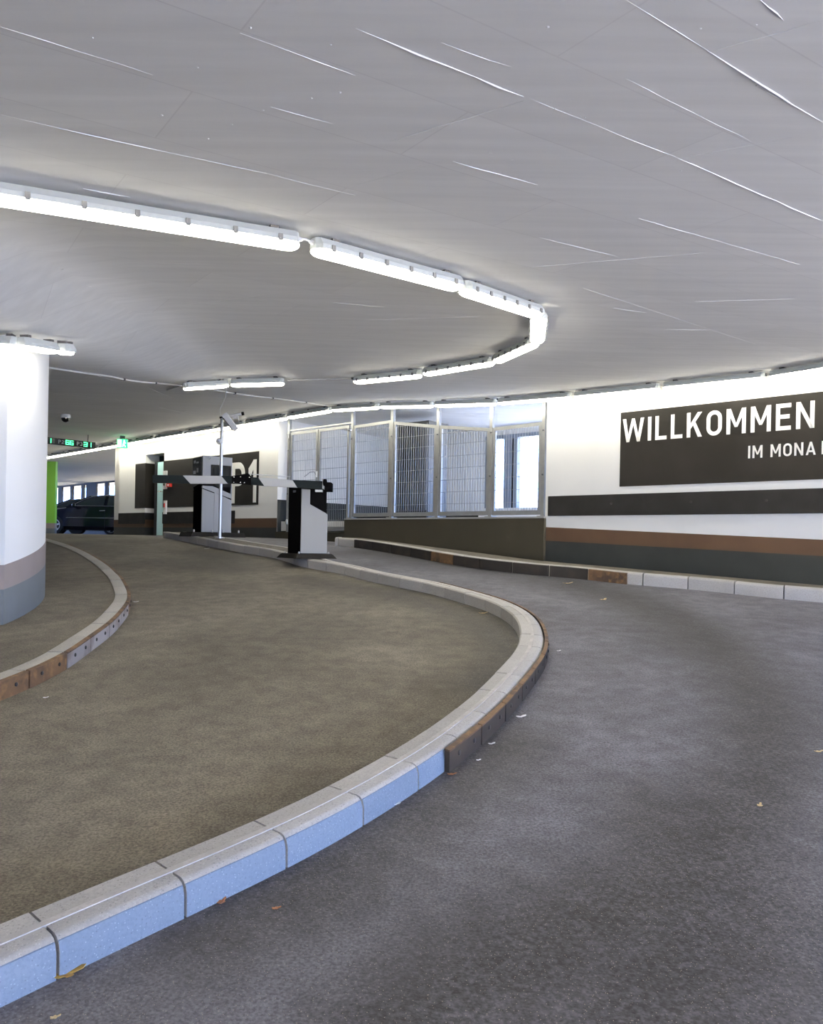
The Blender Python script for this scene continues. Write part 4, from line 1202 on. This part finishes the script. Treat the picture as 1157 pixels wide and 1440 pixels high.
ea = at(172, 620, 19.3); ez1, ez0 = at(172, 617.5, ea.y).z, at(172, 629.5, ea.y).z
ez1 = min(ez1, ceilz(ea.x, ea.y) - .03)
ex = empty('exit_sign', Z(ea, ez0), 'green and white lit emergency exit sign at the end of the wall lamps', 'sign')
ed = Vector((.94, .34, 0)).normalized(); en = Vector((ed.y, -ed.x, 0)); ew = .24
build('housing', MB().box(Z(ea, ez0) - ed * (ew / 2), ed * ew, -en * .07, up * (ez1 - ez0)), 'exit_green', ex)
fz_ = ez1 - ez0
pic = MB()
o = Z(ea, ez0) - ed * (ew / 2) + en * .001
def epoly(pts): pic.prism([o + ed * (x * ew) + up * (z * fz_) for x, z in pts], en * .004)
epoly([(.05, .08), (.42, .08), (.42, .92), (.05, .92)])                  # the door
epoly([(.58, .42), (.70, .42), (.74, .72), (.60, .72)]); epoly([(.63, .76), (.73, .76), (.73, .90), (.63, .90)])
epoly([(.58, .45), (.50, .12), (.57, .10), (.66, .42)]); epoly([(.64, .42), (.78, .28), (.84, .10), (.77, .09), (.71, .24), (.62, .34)])
epoly([(.70, .70), (.86, .55), (.83, .50), (.70, .60)])
build('pictogram', pic, 'exit_white', ex)
build('side_panel', MB().box(o + ed * ew, ed * .012, -en * .072, up * fz_), 'plastic_white', ex)
build('mount', MB().box(Z(ea, ez1) - ed * .06 - en * .05, ed * .12, -en * .04, up * (ceilz(ea.x, ea.y) - ez1)), 'bracket_dark', ex)

# ------------------------------------------------------------------ parking deck beyond the far wall
ga, gb = at(62.0, 700, 25.5), at(77.6, 700, 25.5)
gc = MB().box(Vector((ga.x - .7, 25.5, ground(30) - .02)), Vector((gb.x - ga.x + .7, 0, 0)), Vector((0, .14, 0)), up * (ceilz(-9, 25) - ground(30) + .06))
gcol = struct('column_green', gc, 'green_paint', 'bright green square column on the parking deck')
for nm, m_, pa, pb_ in (('taupe_band', 'taupe_paint', 735.5, 743), ('slate_band', 'slate_paint', 743, 754)):
    z1, z0 = at(70, pa, 25.5).z, at(70, pb_, 25.5).z
    build(nm, MB().box(Vector((ga.x - .705, 25.495, z0)), Vector((gb.x - ga.x + .71, 0, 0)), Vector((0, .15, 0)), up * (z1 - z0)), m_, gcol)
# outer wall of the deck with its windows
HP = at(160, 680, 33.5); HP.z = 0
HD = Vector((-.70, .714, 0)).normalized(); HN = Vector((-HD.y, HD.x, 0))
HN = -HN if HN.y > 0 else HN
def hall_at(px, py):
    a, b = ray(px, py); det = a * (-HD.y) + HD.x
    y = (HP.x * (-HD.y) + HP.y * HD.x) / det
    return (Vector((a * y, y, 0)) - HP).dot(HD), EYE + b * y
def hp(t, n, z): 
    v = HP + HD * t + HN * n; return Vector((v.x, v.y, z))
def hslab(t0, t1, n0, n1, z0, z1): return MB().box(hp(t0, n0, z0), HD * (t1 - t0), HN * (n1 - n0), up * (z1 - z0))
ops = []
for a, b, yt in ((151.5, 166, 677.5), (135, 147, 679.5), (117.5, 121, 682), (102, 114, 683), (87, 98.5, 684.5)):
    ops.append((hall_at(b, 690)[0], hall_at(a, 690)[0], hall_at((a + b) / 2, yt)[1]))
zsill = hall_at(140, 712)[1]; zhead = min(o[2] for o in ops)
k_ = max(o[1] for o in ops) + .5
while k_ < 14.5: ops.append((k_, k_ + 1.5, zhead)); k_ += 2.0  # further unseen windows added both ways to brighten the deck
k_ = min(o[0] for o in ops) - .5
while k_ > -8: ops.insert(0, (k_ - 1.5, k_, zhead)); k_ -= 2.0
hw = struct('wall_outer', hslab(-9, 16, 0, -.08, .8, zsill), 'panel_paint', 'dark window wall of the parking deck')
build('wall_segment', hslab(-9, 16, 0, -.08, zhead, 4.3), 'panel_paint', hw)
edges = [-9] + [v for o in ops for v in o[:2]] + [16]
wdw = empty('window_2', hp(3, 0, zsill), 'row of bright windows at the far side of the parking deck', None, None, 'structure')
for i in range(0, len(edges), 2):
    if edges[i + 1] - edges[i] > .02: build('pier', hslab(edges[i], edges[i + 1], 0, -.08, zsill, zhead), 'panel_paint', hw)
for o in ops:
    build('pane', hslab(o[0], o[1], -.04, -.055, zsill, zhead), 'window_glass', wdw)
    build('window_frame', hslab(o[0], o[0] + .06, -.02, -.075, zsill, zhead), 'frame_dark', wdw)
# unseen sides that close the building
struct('unseen_wall_left', MB().box((-13.2, -8, -1.2), (-.3, 0, 0), (0, 34, 0), up * 6.5), 'white_paint')
struct('unseen_wall_entry', MB().box((-13.2, -8, -1.2), (14.4, 0, 0), (0, -.3, 0), up * 5), 'white_paint')  # unseen; its length is set to hold back blue sky light

# ------------------------------------------------------------------ cars on the deck
def make_car(name, loc, rz, label):
    """four door saloon, nose towards -x in its own frame"""
    r = empty(name, loc, label, 'car', 'dark cars on the parking deck'); M = Matrix.Rotation(rz, 4, 'Z'); L_ = Vector(loc)
    def T(x, y, z): return L_ + (M @ Vector((x, y, z)))
    secs = [(0.0, .62, .40, .55, .66), (.12, .80, .30, .58, .74), (.5, .88, .20, .62, .84), (1.0, .93, .18, .66, .92), (1.45, .95, .18, .68, 1.0), (2.4, .95, .18, .70, 1.03),
            (3.5, .95, .18, .70, 1.05), (4.2, .93, .2, .70, 1.04), (4.75, .88, .26, .68, 1.0), (4.95, .74, .38, .66, .95)]
    rings = []
    for x, hw_, z0, zm, z1 in secs:
        rings.append([T(x, y, z) for y, z in ((-hw_ * .86, z0), (-hw_, z0 + .12), (-hw_ * 1.0, zm), (-hw_ * .93, z1 - .04), (-hw_ * .80, z1), (hw_ * .80, z1), (hw_ * .93, z1 - .04), (hw_, zm), (hw_, z0 + .12), (hw_ * .86, z0))])
    build('body', MB().loft(rings), 'car_paint', r, True)
    roof = [(1.30, 1.0, .80), (1.75, 1.22, .72), (2.2, 1.40, .66), (2.7, 1.46, .63), (3.3, 1.44, .62), (3.8, 1.33, .66), (4.35, 1.06, .78)]
    rr = []
    for x, z, hw_ in roof:
        zb_ = .98
        rr.append([T(x, y, zz) for y, zz in ((-.84, zb_), (-hw_ - .02 - (.12 if z < 1.1 else 0) * 0, zb_ + (z - zb_) * .86), (-hw_ * .85, z), (hw_ * .85, z), (hw_ + .02, zb_ + (z - zb_) * .86), (.84, zb_))])
    build('roof', MB().loft(rr), 'car_paint', r, True)
    for sy in (-1, 1):
        yb, yt = .865 * sy, .70 * sy
        e = .012 * sy
        def quad(nm, pts, m, th=.012):
            return build(nm, MB().prism([T(x, y, z) for x, y, z in pts], (M @ Vector((0, th * sy, 0)))), m, r)
        def sp(x, z): return (x, sy * (.875 - .19 * max(0, (z - 1.0)) / .40), z)
        quad('side_window', [sp(1.62, 1.045), sp(2.72, 1.045), sp(2.72, 1.385), sp(2.28, 1.35), sp(1.95, 1.22)], 'car_glass')
        quad('side_window', [sp(2.84, 1.045), sp(3.75, 1.045), sp(3.72, 1.28), sp(3.4, 1.375), sp(2.84, 1.39)], 'car_glass')
        build('window_trim', MB().tube([T(*sp(1.56, 1.035)), T(*sp(1.95, 1.25)), T(*sp(2.28, 1.385)), T(*sp(2.75, 1.42)), T(*sp(3.4, 1.40)), T(*sp(3.80, 1.27))], .014, 5), 'chrome', r)
        build('window_trim', MB().tube([T(*sp(1.56, 1.03)), T(*sp(3.8, 1.035))], .011, 5), 'chrome', r)
        build('side_strip', MB().tube([T(1.42, .965 * sy, .60), T(4.2, .955 * sy, .62)], .014, 5), 'chrome', r)
        for x in (2.62, 3.62): build('door_handle', MB().tube([T(x, .965 * sy, .86), T(x + .2, .965 * sy, .87)], .018, 6), 'chrome', r)
        build('door_seam', MB().tube([T(2.80, .958 * sy, .24), T(2.80, .958 * sy, .66), T(2.79, .925 * sy, 1.0)], .006, 4), 'rubber', r)
        mir = build('mirror', MB().lathe(T(1.72, 1.0 * sy, 1.06), [(.03, -.10), (.08, -.06), (.085, .04), (.05, .09)], 10, M @ Vector((.3, sy, 0))), 'car_paint', r, True)
        build('mirror_glass', MB().cbox(T(1.80, 1.02 * sy, 1.06), M @ Vector((.01, 0, 0)), M @ Vector((0, .14, 0)), up * .09), 'chrome', mir)
        for x in (.98, 3.95):
            wh = build('tyre', MB().lathe(T(x, sy * .74, .335), [(.20, 0), (.32, 0), (.335, .03), (.335, .19), (.32, .22), (.22, .222)], 24, M @ Vector((0, sy, 0))), 'rubber', r, True)
            build('rim', MB().lathe(T(x, sy * .93, .335), [(.225, 0), (.225, .032), (.20, .034), (.195, .012)], 24, M @ Vector((0, sy, 0))), 'alloy', wh)
            for k in range(6):
                a = k * math.pi / 3 + .2
                c, s_ = math.cos(a), math.sin(a)
                build('spoke', MB().prism([T(x + c * rr_ - s_ * w_, sy * .95, .335 + s_ * rr_ + c * w_) for rr_, w_ in ((.02, -.035), (.21, -.025), (.21, .025), (.02, .035))], M @ Vector((0, .02 * sy, 0))), 'alloy', wh)
        build('head_lamp', MB().cbox(T(.16, sy * .62, .66), M @ Vector((.2, 0, 0)), M @ Vector((0, .3, 0)), up * .13), 'car_light', r)
        build('tail_lamp', MB().cbox(T(4.86, sy * .62, .80), M @ Vector((.2, 0, 0)), M @ Vector((0, .26, 0)), up * .14), 'red_plastic', r)
    build('windscreen', MB().prism([T(1.36, y, 1.06) + up * 0 for y in (-.70, .70)] + [T(2.13, y, 1.40) for y in (.56, -.56)], (M @ Vector((-.012, 0, .02)))), 'car_glass', r)
    build('number_plate', MB().cbox(T(-.0, 0, .45), M @ Vector((.02, 0, 0)), M @ Vector((0, .5, 0)), up * .11), 'plastic_white', r)
    return r
zf = ground(30)
hub_ = at(78.5, 743, 27.8)
make_car('car', Vector((hub_.x - .98, 27.8 + .9, zf)), math.radians(-2), 'dark navy saloon car parked beside the green column, front wheel showing')
make_car('car', Vector((hub_.x - 3.0, 31.6, zf)), math.radians(-2), 'second dark car of which only the roof shows behind the navy saloon')

# ------------------------------------------------------------------ litter on the ground
def leaf_mesh(p, size, ang, lobes=5, curl=.25):
    rings = []; pts = []
    n = lobes * 4
    for i in range(n):
        a = 2 * math.pi * i / n
        rr_ = size * (.55 + .45 * abs(math.cos(a * lobes / 2))) * (1.25 if abs(a - math.pi) > 2.6 else .85)
        pts.append((rr_ * math.cos(a), rr_ * math.sin(a) * .7))
    c, s_ = math.cos(ang), math.sin(ang)
    top = [Vector((p.x + x * c - y * s_, p.y + x * s_ + y * c, p.z + .004 + curl * (x * x + y * y) / size * .8)) for x, y in pts]
    bot = [v - up * .002 for v in top]
    ctr = len(top)
    mb = MB()
    mb.add(top + [p + up * .004] + bot + [p + up * .002], [(i, (i + 1) % n, n) for i in range(n)] + [((i + 1) % n + n + 1, i + n + 1, 2 * n + 1) for i in range(n)] + [(i, i + n + 1, (i + 1) % n + n + 1, (i + 1) % n) for i in range(n)])
    return mb
litter = [((92, 1372), .045, .6, 'leaf_yellow', 'leaf', 'largest yellow brown leaf at the foot of the near kerb', 'leaf'),
          ((311, 1270), .022, 1.2, 'leaf_brown', 'leaf', 'small reddish leaf close to the foot of the blue lit kerb stones', 'leaf'),
          ((387, 1279), .016, .3, 'leaf_brown', 'leaf', 'tiny orange leaf a little out from the near kerb', 'leaf'),
          ((634, 1090), .024, .2, 'leaf_brown', 'leaf', 'orange brown leaf at the start of the dark guard plates', 'leaf'),
          ((797, 821), .07, .3, 'leaf_tan', 'leaf', 'tan leaf on the right lane near the footway plates', 'leaf'),
          ((848, 844), .06, .9, 'leaf_tan', 'leaf', 'tan leaf in the middle of the right lane', 'leaf'),
          ((678, 863), .05, .2, 'leaf_tan', 'leaf', 'tan leaf on the left lane inside the kerb bend', 'leaf'),
          ((1150, 1058), .026, .2, 'leaf_tan', 'leaf', 'pale leaf at the right edge of the road', 'leaf'),
          ((1068, 1134), .022, 1.0, 'leaf_tan', 'leaf', 'thin tan leaf in the dark damp track', 'leaf'),
          ((76, 1433), .014, .5, 'leaf_tan', 'leaf', 'tiny tan leaf in the bottom left corner', 'leaf'),
          ((556, 1132), .02, .4, 'paper', 'paper_scrap', 'pinkish white scrap at the foot of the blue lit kerb', 'litter'),
          ((731, 1009), .035, .4, 'paper', 'paper_scrap', 'crumpled white scrap at the foot of the guard plates', 'litter'),
          ((690, 1047), .022, .4, 'paper', 'paper_scrap', 'small white scrap at a joint of the guard plates', 'litter'),
          ((672, 1070), .014, .4, 'paper', 'paper_scrap', 'tiny white scrap out from the first guard plate', 'litter'),
          ((785, 916), .02, .4, 'paper', 'paper_scrap', 'white scrap at the tip of the kerb bend', 'litter'),
          ((190, 847), .03, .4, 'paper', 'paper_scrap', 'white speck of paper beside the column island bend', 'litter'),
          ((63, 982), .018, .4, 'paper', 'paper_scrap', 'white scrap on the left lane below the rusty plates', 'litter'),
          ((290, 772), .05, .4, 'paper', 'paper_scrap', 'flat white scrap on the left lane near the ticket machine', 'litter')]
for (px, s_, a_, m_, nm, lb, ct) in litter:
    p = on_ground(*px)
    ob = build(nm, leaf_mesh(Vector((0, 0, 0)), s_, a_, 5 if nm == 'leaf' else 3), m_)
    ob.location = (p.x, p.y, ground(p.y) + .001)
    tag(ob, lb, ct, 'fallen leaves on the road' if nm == 'leaf' else 'paper scraps on the road')
